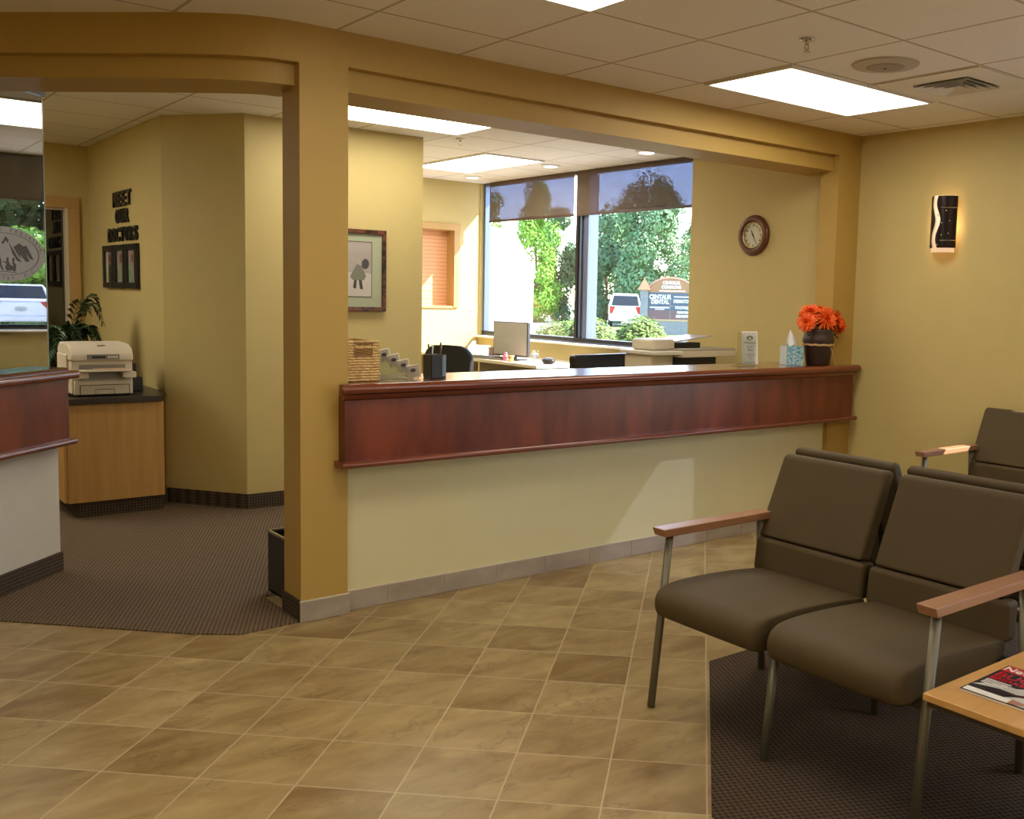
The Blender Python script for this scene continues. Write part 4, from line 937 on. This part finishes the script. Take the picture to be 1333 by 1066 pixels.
for (dx, dy, dz), nrm, R_, lb in heads:
    c0 = V(vx + dx * 1.12, vy + dy, CT + dz); nv = Vector(nrm).normalized(); q = nv.to_track_quat('Z', 'Y')
    R_ *= 1.12; t2 = thing('flower', lb, 'flower', tuple(c0), 0, 'orange chrysanthemums in the brown vase')
    bm = bmesh.new()
    for lay, (cnt, el, rl) in enumerate(((20, -12, 1.0), (20, 10, .98), (18, 32, .88), (14, 55, .68), (9, 75, .5))):
        for i in range(cnt):
            a = 2 * pi * i / cnt + lay * .3 + random.uniform(-.08, .08); e = rad(el + random.uniform(-9, 9)); L = R_ * rl * random.uniform(.88, 1.08); w = .0068
            d = V(cos(a) * cos(e), sin(a) * cos(e), sin(e)); sd = V(-sin(a), cos(a), 0); up_ = d.cross(sd)
            pts = []
            for s, ww in ((.12, .4), (.5, 1.), (.85, .8), (1.0, .15)):
                p = d * L * s + up_ * (-.0015) + V(0, 0, -.10 * L * s * s); pts.append((p - sd * w * ww, p + up_ * .002, p + sd * w * ww))
            vv = [[bm.verts.new(c0 + q @ x) for x in tr_] for tr_ in pts]
            for A, Bq in zip(vv, vv[1:]): bm.faces.new((A[0], A[1], Bq[1], Bq[0])); bm.faces.new((A[1], A[2], Bq[2], Bq[1]))
    obj('petals', bm, ORNG, t2, smooth=True, fixn=False)
    bm = bmesh.new(); ball(bm, c0, R_ * .2, n=8); obj('centre', bm, ORND, t2)
    bm = bmesh.new(); tube(bm, [c0 - nv * .004, c0 - nv * .035 + V(0, 0, -.02), V(vx + dx * .3, vy + dy * .3, CT + .215)], .003, 6)
    for k in range(3):
        p = c0 - nv * .03 + V(0, 0, -.04 - .015 * k); a = random.uniform(0, 6.28); d = V(cos(a), sin(a), -.3) * .05; s_ = V(-sin(a), cos(a), 0) * .012
        bm.faces.new([bm.verts.new(x) for x in (p, p + d * .5 + s_, p + d, p + d * .5 - s_)])
    obj('stem', bm, STEM, t2, fixn=False)

# ================================================================== OFFICE FURNITURE
DESKT = mat('pale_desk_laminate', (.62, .56, .46), .35)
t = thing('office_desk', 'pale desk under the office window holding the monitor', 'desk', (-.5, 3.7, 0))
obj('top', B((-.80, -.125, 2.60, 4.585, .862, .890)), DESKT, t, bev=.004)
for y in (2.64, 3.55, 4.52): obj('side_panel', B((-.76, -.14, y, y + .03, .005, .862)), DESKT, t)
# monitor
mc = V(-.60, 3.28, .89)
t = thing('monitor', 'flat computer monitor on the desk in front of the window', 'monitor', tuple(mc), 0)
MM = Matrix.Translation(mc) @ Matrix.Rotation(rad(-78), 4, 'Z') @ Matrix.Rotation(0, 4, 'X')
w2_ = .215
obj('casing', onto(B((-w2_, w2_, -.012, .020, .035, .345)), MM), mat('dark_monitor_casing', (.05, .055, .07), .35), t, bev=.004)
obj('screen', onto(B((-w2_ + .008, w2_ - .012, -.0135, -.0120, .048, .338)), MM), mat('off_screen_painted_reflection', (.36, .34, .30), .35), t)  # grey colour stands in for the room reflected in the dark screen
obj('stand', onto(merge(B((-.03, .03, .02, .05, .01, .20)), B((-.11, .11, -.06, .10, 0, .012))), MM), BLACKM, t, bev=.003)
# phone
t = thing('desk_phone', 'white desk phone left of the monitor', 'telephone', (-.42, 4.14, .89))
PM = Matrix.Translation((-.42, 4.13, .8905)) @ Matrix.Rotation(rad(-50), 4, 'Z')
bm = bmesh.new(); prism(bm, [(-.10, 0), (.11, 0), (.11, .075), (.07, .085), (-.10, .022)], -.09, .10, lambda a, b, h: V(h, a, b)); obj('base', onto(bm, PM), mat('white_phone_plastic', (.70, .69, .68), .35), t, bev=.005)
bm = bmesh.new(); tube(bm, [(-.065, -.09, .045), (-.068, -.05, .07), (-.068, .05, .105), (-.065, .09, .105)], [.018, .012, .012, .019], 10); obj('handset', onto(bm, PM), mat('pale_handset', (.60, .60, .62), .35), t, smooth=True)
bm = bmesh.new()
for i in range(4):
    for j in range(3): box(bm, .0 + j * .026, .018 + j * .026, -.07 + i * .03, -.05 + i * .03, .03 + i * .0105, .038 + i * .0105)
obj('button', onto(bm, PM), BLACKM, t)
# items on desk
t = thing('pen_cup', 'square brown pen cup behind the phone', 'pen cup', (-.44, 3.80, .89))
bm = bmesh.new()
for b in ((-.48, -.40, 3.76, 3.764), (-.48, -.40, 3.836, 3.84), (-.48, -.476, 3.76, 3.84), (-.404, -.40, 3.76, 3.84)): box(bm, *b, .89, .975)
box(bm, -.48, -.40, 3.76, 3.84, .89, .893); obj('body', bm, mat('brown_cup', (.10, .05, .03), .5), t)
tag(obj('pencil', (lambda bm: (tube(bm, [(-.45, 3.79, .896), (-.445, 3.80, 1.01)], .004, 6), bm)[1])(bmesh.new()), mat('orange_pencil', (.6, .25, .08), .5)), 'orange pencil standing in the brown pen cup', 'pencil')
t = thing('keyboard', 'black keyboard lying left of the monitor stand', 'keyboard', (-.70, 3.55, .89))
obj('body', onto(B((-.20, .20, -.065, .065, 0, .018)), Matrix.Translation((-.70, 3.52, .8905)) @ Matrix.Rotation(rad(-72), 4, 'Z')), BEIGED, t, bev=.004)
bm = bmesh.new()
for i in range(14):
    for j in range(4): box(bm, -.19 + i * .0272, -.167 + i * .0272, -.055 + j * .028, -.032 + j * .028, .018, .024)
obj('keys', onto(bm, Matrix.Translation((-.70, 3.52, .8905)) @ Matrix.Rotation(rad(-72), 4, 'Z')), BLACKM, t)
bm = bmesh.new(); ball(bm, (-.715, 3.19, .925), .026, (1, 1, 1.1), 10); ball(bm, (-.715, 3.19, .955), .014, n=8); cyl(bm, (-.715, 3.19, .89), (-.715, 3.19, .92), .022, n=10)
tag(obj('figurine', bm, mat('pink_toy', (.75, .16, .25), .5), smooth=True), 'small pink ornament in front of the monitor', 'ornament')
bm = bmesh.new(); lathe(bm, [(0, 0), (.028, 0), (.024, .03), (.034, .055), (.03, .055), (.02, .03), (0, .01)], (-.72, 3.10, .89), 16)
tag(obj('candle_dish', bm, mat('gold_dish', (.55, .38, .15), .3, .5), smooth=True), 'small gold dish right of the pink ornament', 'dish')
t = thing('glass_tumbler', 'clear glass with pens right of the monitor', 'glass', (-.62, 2.88, .89))
bm = bmesh.new(); lathe(bm, [(.026, 0), (.036, .085), (.034, .085), (.024, .004)], (-.62, 2.88, .89), 20, None, True); obj('glass', bm, ACRY, t, smooth=True)
bm = bmesh.new()
for dx, dy in ((.01, .02), (-.02, .01), (.02, -.02)): tube(bm, [(-.62, 2.88, .90), (-.62 + dx, 2.88 + dy, 1.00)], .004, 6)
tag(obj('marker_pens', bm, mat('silver_pens', (.5, .5, .5), .3)), 'silver pens standing in the clear glass tumbler', 'pens')
bm = bmesh.new(); ball(bm, (-.56, 2.76, .915), .05, (1, 1.5, .6), 12); tag(obj('mouse', bm, BLACKM, smooth=True), 'black rounded mouse at the right end of the desk', 'mouse')
# plant sprig near monitor
# outlet on the wall
t = thing('wall_outlet', 'white wall switch beside the window on the far office wall', 'switch', (-.22, 4.6, 1.30))
obj('plate', B((-.255, -.185, 4.594, 4.6, 1.24, 1.35)), WHITE, t, bev=.002); obj('toggle', B((-.226, -.214, 4.585, 4.594, 1.285, 1.31)), BEIGED, t)
# office chairs
def office_chair(loc, rz, label, w, ztop, rnd, m=BLACKF):
    t = thing('office_chair', label, 'chair', (*loc, 0), rz); M = MATS[t.name]
    bm = bmesh.new(); zb = ztop - .50; out = []
    n_ = 10
    for k in range(n_ + 1): a = pi * k / n_; out.append(((w - rnd) * (1 if a < pi / 2 else -1) + rnd * cos(a) if abs(a - pi / 2) > 1e-6 else 0, ztop - rnd + rnd * sin(a)))
    out += [(-w * .9, zb), (w * .9, zb)]
    prism(bm, out, -.03, .035, lambda a, b, h: V(a, h - .06 * (a / w) ** 2 - .0 * b, b)); obj('backrest', onto(bm, M), m, t, bev=.018, seg=4)
    obj('seat', onto(B((-.25, .25, -.50, -.03, .46, .54)), M), m, t, bev=.03, seg=4)
    bm = bmesh.new(); tube(bm, [(0, .03, ztop - .35), (0, .06, .5), (0, -.22, .44)], .02, 8); obj('back_bar', onto(bm, M), BLACKM, t)
    bm = bmesh.new(); cyl(bm, (0, -.25, .12), (0, -.25, .46), .03, n=14); obj('gas_column', onto(bm, M), CHROME, t)
    bm = bmesh.new()
    for k in range(5): a = 2 * pi * k / 5; tube(bm, [(0, -.25, .13), (.28 * cos(a), -.25 + .28 * sin(a), .07)], [.022, .014], 8)
    obj('base', onto(bm, M), BLACKM, t)
    for k in range(5):
        a = 2 * pi * k / 5; bm = bmesh.new(); cyl(bm, (.28 * cos(a) - .02, -.25 + .28 * sin(a), .036), (.28 * cos(a) + .02, -.25 + .28 * sin(a), .036), .03, n=12); obj('caster', onto(bm, M), BLACKM, t)
office_chair((-1.42, 3.02), rad(128), 'black office chair with rounded back left of the phone', .215, 1.05, .13)
office_chair((-.93, 1.50), rad(188), 'black office chair with square back in the middle of the office', .335, 1.058, .03, mat('black_leather', (.012, .011, .011), .35))
# multifunction copier on a stand at the clock wall
t = thing('copier', 'beige multifunction copier beside the clock wall', 'copier', (-.5, 1.05, 0))
MX0, MX1, MY0, MY1 = -1.0, -.20, .86, 1.36
obj('cabinet', B((-.86, -.30, .92, 1.34, .005, .93)), BEIGE, t, bev=.01)
obj('shelf_wing', B((-1.03, -.74, .88, 1.26, 1.085, 1.110)), mat('pale_tray_plastic', (.66, .63, .56), .4), t, bev=.004)
obj('side_body', B((-1.0, -.78, .95, 1.24, .93, 1.085)), BEIGE, t, bev=.02)
obj('paper_slot', B((-.78, -.40, .90, 1.30, .93, 1.065)), BLACKM, t, bev=.01)
obj('scanner', B((-.78, -.235, .86, 1.32, 1.066, 1.112)), BEIGE, t, bev=.006)
obj('scanner_lid', B((-.775, -.24, .865, 1.32, 1.112, 1.125)), mat('grey_scanner_lid', (.40, .37, .30), .5), t, bev=.003)
obj('feeder_roll', B((-.935, -.72, 1.0, 1.24, 1.110, 1.190)), BEIGE, t, bev=.02)
obj('feeder_tray', B((-.72, -.47, 1.0, 1.24, 1.125, 1.165)), BLACKM, t, bev=.004)
bm = bmesh.new(); prism(bm, [(-.74, 1.165), (-.74, 1.175), (-.55, 1.195), (-.36, 1.215), (-.36, 1.208), (-.55, 1.185)], 1.0, 1.24, fXZ); obj('paper_tray', bm, mat('grey_tray_sheet', (.42, .42, .44), .3), t)

# ================================================================== OUTSIDE
GZ = -.15
bm = bmesh.new(); prism(bm, [(.15, -60), (140, -60), (140, 140), (.15, 140)], GZ - .05, GZ, fXY)
struct('floor_outside_paving', bm, mat('sunlit_concrete_paving', (.50, .47, .42), .9, col2=(.42, .40, .37), scale=(.5, .5, .5)))
bm = bmesh.new(); prism(bm, [(8, 4), (40, 14), (40, 46), (20, 31.5), (8, 11)], GZ, GZ + .004, fXY)
o = obj('lawn', bm, mat('sunlit_lawn', (.12, .20, .05), .95, col2=(.18, .26, .08), scale=(3, 3, 3), bump=.6, bscale=30)); tag(o, 'strip of sunlit lawn outside the office window', 'grass', kind='stuff')
HEDGE = 0
def leafy(name, label, cat, c, rx, ry, rz, n, size, col, col2, group=None, lobes=14, trunk=None, seed=1, parts=True, cone=False):
    random.seed(seed); cen = []
    for i in range(lobes):
        zz = random.uniform(-.85, .9); a = random.uniform(0, 2 * pi); r = math.sqrt(max(0, 1 - zz * zz)) * random.uniform(.35, .8)
        if cone: r *= (1.15 - .8 * (zz + 1) / 2)
        cen.append((V(c[0] + rx * r * cos(a), c[1] + ry * r * sin(a), c[2] + rz * zz), random.uniform(.28, .42)))
    bm = bmesh.new()
    for i in range(n):
        lc_, lr = random.choice(cen); d = V(random.gauss(0, 1), random.gauss(0, 1), random.gauss(0, 1)).normalized()
        p = lc_ + V(d.x * rx * lr, d.y * ry * lr, d.z * rz * lr * (.7 if not cone else .5)) * random.uniform(.7, 1.05)
        if not trunk: p = V(c[0] + d.x * rx * 1.0, c[1] + d.y * ry, c[2] + d.z * rz) + V(random.gauss(0, .02), random.gauss(0, .02), random.gauss(0, .02))
        if p.z < GZ + .02: p.z = GZ + .02 + random.uniform(0, .2)
        nrm = (d + V(random.uniform(-.7, .7), random.uniform(-.7, .7), random.uniform(-.2, .9))).normalized(); q = nrm.to_track_quat('Z', 'Y'); s = size * random.uniform(.6, 1.3); a = random.uniform(0, 6.28)
        v = [bm.verts.new(p + q @ V(s * cos(a + k * pi / 2) * (1 if k % 2 else .55), s * sin(a + k * pi / 2) * (1 if k % 2 else .55), 0)) for k in range(4)]; bm.faces.new(v)
    m = mat(name + '_leaves', col, .7, col2=col2, scale=(.9, .9, .9), nscale=1.5, spec=.2)
    if trunk:
        t = thing(name, label, cat, (c[0], c[1], GZ), 0, group)
        obj('foliage', bm, m, t, fixn=False)
        b2_ = bmesh.new(); tube(b2_, [(c[0], c[1], GZ), (c[0] + .1, c[1], GZ + (c[2] - GZ) * .5), (c[0] - .05, c[1] + .1, c[2] + rz * .4)], [trunk, trunk * .7, trunk * .25], 8)
        for k in range(5): a = k * 1.3; b0 = V(c[0], c[1], c[2] - rz * .5 + k * rz * .2); tube(b2_, [b0, b0 + V(cos(a) * rx * .5, sin(a) * ry * .5, rz * .25)], [trunk * .35, trunk * .12], 6)
        obj('trunk', b2_, mat('brown_bark', (.10, .065, .04), .9, col2=(.16, .11, .07)), t)
        return t
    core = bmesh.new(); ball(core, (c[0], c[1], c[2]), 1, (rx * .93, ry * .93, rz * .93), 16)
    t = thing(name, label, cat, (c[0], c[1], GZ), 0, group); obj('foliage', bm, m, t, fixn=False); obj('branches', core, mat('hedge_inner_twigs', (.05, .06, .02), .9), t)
    return t
g3 = 'clipped hedges outside the office window'
leafy('round_hedge', 'round clipped bush outside, left of the mullion', 'bush', (2.95, 7.25, .45), .60, .60, .66, 5200, .026, (.16, .30, .06), (.28, .42, .12), g3, 22, seed=21)
leafy('round_hedge', 'round clipped bush outside, just right of the mullion', 'bush', (2.45, 6.05, .50), .50, .50, .72, 5200, .026, (.16, .30, .06), (.28, .42, .12), g3, 22, seed=22)
leafy('round_hedge', 'round clipped bush outside, left of the stone sign', 'bush', (3.32, 5.95, .50), .44, .44, .72, 5200, .026, (.15, .28, .06), (.27, .40, .11), g3, 22, seed=23)
g4 = 'trees beyond the car park'
leafy('leafy_tree', 'bright yellow-green tree seen through the left office pane', 'tree', (29.1, 44.8, 3.9), 1.95, 1.95, 4.2, 13000, .11, (.10, .30, .03), (.24, .46, .08), g4, 30, .14, seed=31, cone=True)
leafy('leafy_tree', 'tall pale tree whose top shows only through the left shade', 'tree', (28.4, 49.6, 5.0), 1.9, 1.9, 2.9, 5000, .11, (.12, .28, .05), (.26, .42, .12), g4, 22, .12, seed=37)
leafy('leafy_tree', 'dull dark green tree just left of the mullion', 'tree', (32.6, 47.6, 3.5), 1.7, 1.7, 3.5, 9000, .12, (.05, .13, .05), (.13, .24, .13), g4, 24, .14, seed=32)
leafy('leafy_tree', 'slim dark green tree right beside the mullion', 'tree', (34.4, 44.6, 3.4), 1.5, 1.5, 3.6, 8000, .12, (.06, .17, .08), (.16, .30, .18), g4, 22, .12, seed=33)
leafy('leafy_tree', 'tall blue-green tree in the middle of the right pane', 'tree', (34.9, 41.0, 4.2), 2.3, 2.3, 4.3, 19000, .12, (.07, .20, .08), (.24, .40, .22), g4, 40, .2, seed=34)
leafy('leafy_tree', 'narrow green tree behind the parked van', 'tree', (38.0, 47.8, 3.6), 1.9, 1.9, 4.2, 10000, .12, (.06, .18, .06), (.18, .34, .15), g4, 28, .16, seed=35)
leafy('leafy_tree', 'pale green bushy tree behind the monument sign', 'tree', (35.2, 36.9, 2.9), 1.7, 1.7, 3.4, 9000, .12, (.10, .24, .09), (.26, .42, .20), g4, 28, .16, seed=40)
leafy('leafy_tree', 'dark green conifer at the right edge of the right pane', 'tree', (39.6, 40.2, 3.6), 1.9, 1.9, 4.2, 9000, .11, (.015, .07, .035), (.045, .12, .06), g4, 26, .14, seed=36, cone=True)
# tree seen mirrored in the glass partition
leafy('leafy_tree', 'green tree behind the white car, mirrored in the glass partition', 'tree', (34.5, 7.0, 1.5), 2.6, 3.4, 1.9, 9000, .16, (.17, .38, .05), (.32, .50, .10), g4, 26, .14, seed=38)
leafy('leafy_tree', 'dark tree mass far behind the white car', 'tree', (46.0, 10.5, 5.0), 4.5, 5.5, 5.2, 12000, .28, (.03, .07, .03), (.07, .11, .05), g4, 26, .3, seed=39)
# sunlit stucco building at the left of the window
t = thing('stucco_building', 'white sunlit stucco building wall at the left edge of the window', 'building', (5.5, 14.5, GZ))
STU = mat('white_stucco', (.86, .82, .74), .9, bump=.3, bscale=20)
bd = Vector((6.9 - 6.1, 13.8 - 14.4)).normalized()
def bp(s, z): return V(5.6 + bd.x * s, 14.75 + bd.y * s, z)
bm = bmesh.new(); A = [bp(-4, GZ), bp(1.62, GZ), bp(1.62, 2.05), bp(1.15, 2.9), bp(-4, 3.6)]
f1 = [bm.verts.new(p) for p in A]; f2 = [bm.verts.new(p + V(1.2, 1.6, 0) * 2) for p in A]; bm.faces.new(f1); bm.faces.new(f2[::-1])
for i in range(5): bm.faces.new((f1[i], f2[i], f2[(i + 1) % 5], f1[(i + 1) % 5]))
obj('wall', bm, STU, t)
bm = bmesh.new(); A = [bp(1.62, 2.05), bp(1.15, 2.9), bp(1.20, 2.96), bp(1.70, 2.06)]
f1 = [bm.verts.new(p - V(.05, .08, 0)) for p in A]; f2 = [bm.verts.new(p + V(1.2, 1.6, 0) * 2.05) for p in A]; bm.faces.new(f1); bm.faces.new(f2[::-1])
for i in range(4): bm.faces.new((f1[i], f2[i], f2[(i + 1) % 4], f1[(i + 1) % 4]))
obj('roof_edge', bm, mat('pale_roof_trim', (.75, .70, .62), .8), t)
# monument sign
S0 = Vector((25.09, 28.73)); sd = Vector((25.797 - 24.377, 28.054 - 29.379)).normalized(); sn_ = Vector((sd.y, -sd.x))
if sn_.dot(Vector((-1, -1))) < 0: sn_ = -sn_
SGM = frame_m((S0.x, S0.y, GZ), (sd.x, sd.y, 0), (sn_.x, sn_.y, 0))
t = thing('monument_sign', 'arched roadside monument sign for the dental offices', 'sign', (S0.x, S0.y, GZ))
def sg(bm): return onto(bm, SGM)
STN = mat('grey_brick_plinth', (.20, .21, .26), .85, col2=(.28, .28, .30), scale=(5, 5, 8))
BRN = mat('brown_sign_header', (.34, .17, .09), .7); BLU = mat('slate_blue_sign_panel', (.06, .085, .15), .6); BR2 = mat('purple_brown_sign_panel', (.15, .085, .10), .6)
bm = bmesh.new(); prism(bm, [(-.98, 0), (1.1, 0), (1.1, .62), (-.98, .62)], -.2, .2, fXY); obj('plinth', sg(bm), STN, t)
bm = bmesh.new(); prism(bm, [(-1.02, .62), (1.14, .62), (1.14, .70), (-1.02, .70)], -.24, .24, fXY); obj('ledge', sg(bm), mat('tan_sign_ledge', (.50, .34, .22), .8), t)
bm = bmesh.new(); box(bm, -.93, 1.1, .70, 1.10, -.12, .12); obj('lower_panel', sg(bm), BR2, t)
bm = bmesh.new(); box(bm, -.93, 1.1, 1.10, 1.90, -.12, .12); mp_ = obj('main_panel', sg(bm), BLU, t)
bm = bmesh.new(); prism(bm, [(-.93, 1.90), (1.1, 1.90)] + [(.085 + 1.015 * cos(rad(a)), 1.90 + .62 * sin(rad(a))) for a in range(6, 180, 6)], -.12, .12, fXY); ah = obj('arched_header', sg(bm), BRN, t)
bm = bmesh.new()
tube(bm, [(.085 + 1.05 * cos(rad(a)), 1.90 + .66 * sin(rad(a)), 0) for a in range(0, 181, 6)], .05, 6); obj('arch_trim', sg(bm), mat('tan_arch_trim', (.45, .27, .18), .8), t)
bm = bmesh.new(); box(bm, -1.30, -.95, 0, 2.0, -.18, .18); obj('post', sg(bm), STN, t)
bm = bmesh.new(); A = [(-1.42, 2.0, -.3), (-.83, 2.0, -.3), (-.83, 2.0, .3), (-1.42, 2.0, .3)]; vs = [bm.verts.new(V(*p)) for p in A]; tp = bm.verts.new(V(-1.125, 2.55, 0)); bm.faces.new(vs)
for i in range(4): bm.faces.new((vs[i], vs[(i + 1) % 4], tp))
obj('post_cap', sg(bm), mat('red_tile_cap', (.42, .17, .10), .8), t)
LW = mat('white_sign_lettering', (.80, .82, .84), .6)
def stext(s, x, y, size, par, sx=.9, al='CENTER', bold=.008): 
    g = text_bm(s, size, .03, bold, sx, al); onto(g, Matrix.Translation((x, y, .135))); return obj('lettering', sg(g), LW, par)
stext('CENTAUR', .085, 2.28, .19, ah); stext('COMMONS', .085, 2.09, .19, ah)
bm = bmesh.new(); box(bm, -.45, .72, 1.955, 2.005, .12, .135); obj('small_print', sg(bm), LW, ah)
stext('CENTAUR', -.40, 1.62, .26, mp_, .82, bold=.012); stext('DENTAL', -.40, 1.40, .26, mp_, .82, bold=.012)
stext('DERMATOLOGY', .72, 1.46, .20, mp_, .70)
bm = bmesh.new(); box(bm, .22, 1.05, 1.70, 1.75, .12, .135); box(bm, -.86, .02, 1.20, 1.26, .12, .135); box(bm, -.62, -.2, 1.13, 1.17, .12, .135); obj('small_print', sg(bm), LW, mp_)
stext('FOOTHILLS', .66, 1.18, .17, mp_, .85); stext('PEDIATRIC', .66, .98, .14, mp_, .85); stext('DENTISTRY', .66, .80, .15, mp_, .85)
bm = bmesh.new(); box(bm, .05, .07, .72, 1.88, .12, .13); box(bm, .07, 1.1, 1.29, 1.31, .12, .13); obj('divider', sg(bm), mat('grey_divider', (.25, .27, .32), .6), mp_)

# cars
def car(name, label, c, yaw, wdt, hgt, lng, col, van=False, plate=True):
    t = thing(name, label, 'car', (*c, GZ), yaw); M = MATS[t.name]      # local: rear faces -x, width along y
    h = hgt; L = lng; w = wdt / 2; bm = bmesh.new()
    paint = mat(name + '_paint', col, .25, .2, coat=.6); dk = mat('tinted_car_glass', (.015, .018, .022), .08); 
    if van: prof = [(0, .35), (0, h * .62), (.10, h * .96), (.22, h), (L * .60, h), (L * .78, h * .62), (L, h * .52), (L, .35)]
    else: prof = [(0, .30), (0, h * .60), (.06, h * .66), (.42, h * .70), (1.00, h * .985), (1.4, h), (L * .52, h * .99), (L * .70, h * .68), (L * .96, h * .56), (L, h * .45), (L, .30)]
    st = [(-1, .0), (-.93, 1), (.93, 1), (1, .0)]; rings = []
    for s, _ in ((-1, 0), (-.9, 1), (.9, 1), (1, 0)):
        rr = []
        for x, z in prof:
            k = 1 - .20 * max(0, (z - h * .62) / (h * .38)) ; edge = .0 if abs(s) < .95 else .05
            rr.append(bm.verts.new(V(x + (.06 if (x == 0 and edge) else 0) - (.06 if (x == L and edge) else 0), s * w * k, z - (edge if z > h * .9 else 0))))
        rings.append(rr)
    k = len(prof)
    for A, Bq in zip(rings, rings[1:]):
        for i in range(k): bm.faces.new((A[i], A[(i + 1) % k], Bq[(i + 1) % k], Bq[i]))
    bm.faces.new(rings[0]); bm.faces.new(rings[-1][::-1])
    obj('body', onto(bm, M), paint, t, bev=.05, seg=3)
    bm = bmesh.new()
    if van: q = [(-.005, h * .64, .86), (.085, h * .93, .72)]
    else: q = [(.40, h * .715, .84), (.96, h * .965, .70)]
    (xa, za, wa), (xb, zb, wb) = q
    vs = [bm.verts.new(V(*p)) for p in ((xa - .02, -w * wa, za), (xa - .02, w * wa, za), (xb - .02, w * wb, zb), (xb - .02, -w * wb, zb))]
    v2 = [bm.verts.new(v.co + V(.03, 0, -.01)) for v in vs]; bm.faces.new(vs); bm.faces.new(v2[::-1])
    for i in range(4): bm.faces.new((vs[i], vs[(i + 1) % 4], v2[(i + 1) % 4], v2[i]))
    obj('rear_window', onto(bm, M), dk, t)
    for s in (-1, 1):
        bm = bmesh.new(); kk = .80
        box(bm, L * .28, L * .62, s * w * .88 - .01, s * w * .88 + .01, h * .68, h * .90); obj('side_window', onto(bm, M), dk, t)
        zl0, zl1 = (h * .40, h * .62) if van else (h * .50, h * .64)
        bm = bmesh.new(); prism(bm, [(s * w * .97, zl0), (s * w * .99, zl1), (s * w * .62, zl1 - .02), (s * w * .80, zl0)], -.025, .06, lambda a, b, h_: V(h_, a, b)); obj('tail_light', onto(bm, M), mat('red_tail_light', (.45, .02, .02), .2), t)
        for xx in (L * .17, L * .80):
            bm = bmesh.new(); cyl(bm, (xx, s * (w - .20), .32), (xx, s * (w + .01), .32), .32, n=24); wh = obj('wheel', onto(bm, M), BLACKM, t, bev=.02)
            bm = bmesh.new(); cyl(bm, (xx, s * (w + .005), .32), (xx, s * (w + .02), .32), .19, n=16); obj('hub', onto(bm, M), CHROME, wh)
    obj('bumper', onto(B((-.07, .05, -w * .92, w * .92, .33, .52)), M), paint, t, bev=.03)
    obj('number_plate', onto(B((-.02, .0, -.17, .17, h * .43, h * .43 + .13)), M), mat('grey_number_plate', (.45, .47, .46), .5), t)
car('hatchback_car', 'white hatchback seen from behind, mirrored in the logo glass', (27.6, 6.42), rad(9.2), 1.80, 1.56, 4.2, (.72, .72, .78))
car('parked_van', 'white minivan parked outside left of the monument sign', (30.0, 37.5), rad(51), 1.78, 1.86, 4.6, (.75, .76, .82), van=True)

# ================================================================== LIGHT
w = bpy.data.worlds.new('World'); sc.world = w; w.use_nodes = True; nt = w.node_tree; nt.nodes.clear()
wo = nt.nodes.new('ShaderNodeOutputWorld'); bg = nt.nodes.new('ShaderNodeBackground'); sk = nt.nodes.new('ShaderNodeTexSky')
sk.sky_type = 'NISHITA'; sk.sun_disc = False; sk.sun_elevation = rad(39); sk.sun_rotation = rad(48); sk.altitude = 1600; sk.dust_density = 1.5
bg.inputs[1].default_value = .72
nt.links.new(sk.outputs[0], bg.inputs[0]); nt.links.new(bg.outputs[0], wo.inputs[0])
sun = bpy.data.lights.new('sun', 'SUN'); sun.energy = 15; sun.angle = rad(.6); sun.color = (1, .93, .82)
so = bpy.data.objects.new('sun', sun); COL.objects.link(so)
so.rotation_euler = V(1, -.90, 1.10).to_track_quat('Z', 'Y').to_euler(); so.location = (8, -8, 9)

# ================================================================== CAMERA
cam = bpy.data.cameras.new('camera'); co = bpy.data.objects.new('camera', cam); COL.objects.link(co); sc.camera = co
f, pit, rol = 1287.7, .0922, .0259
bang = -.0906 + pi / 4
e1 = V(cos(bang), sin(bang), 0); e2 = V(e1.y, -e1.x, 0)
def tb(v): return V(v.x * e1.x + v.y * e1.y, -(v.x * e2.x + v.y * e2.y), v.z)
fw0 = V(0, cos(pit), -sin(pit)); up0 = V(0, sin(pit), cos(pit)); rt0 = V(1, 0, 0)
r_ = tb(rt0 * cos(rol) + up0 * sin(rol)); u_ = tb(-rt0 * sin(rol) + up0 * cos(rol)); fw_ = tb(fw0)
O = tb(V(-1.6508, -6.7972, 1.4776))
co.matrix_world = Matrix(((r_.x, u_.x, -fw_.x, O.x), (r_.y, u_.y, -fw_.y, O.y), (r_.z, u_.z, -fw_.z, O.z), (0, 0, 0, 1)))
cam.sensor_width = 36; cam.lens = 36 * f / 1333; cam.shift_x = (666.5 - 795.05) / 1333; cam.shift_y = -(533 - 506.1) / 1333
cam.clip_start = .05; cam.clip_end = 400

sc.view_settings.view_transform = 'Standard'; sc.view_settings.look = 'None'; sc.view_settings.gamma = 1; sc.view_settings.exposure = .62
sc.view_settings.use_curve_mapping = False
try:
    sc.cycles.use_denoising = True; sc.cycles.denoiser = 'OPENIMAGEDENOISE'
    sc.cycles.max_bounces = 10; sc.cycles.diffuse_bounces = 5; sc.cycles.glossy_bounces = 4; sc.cycles.transparent_max_bounces = 16
    sc.cycles.sample_clamp_indirect = 6; sc.cycles.caustics_reflective = False; sc.cycles.caustics_refractive = False
except Exception: pass
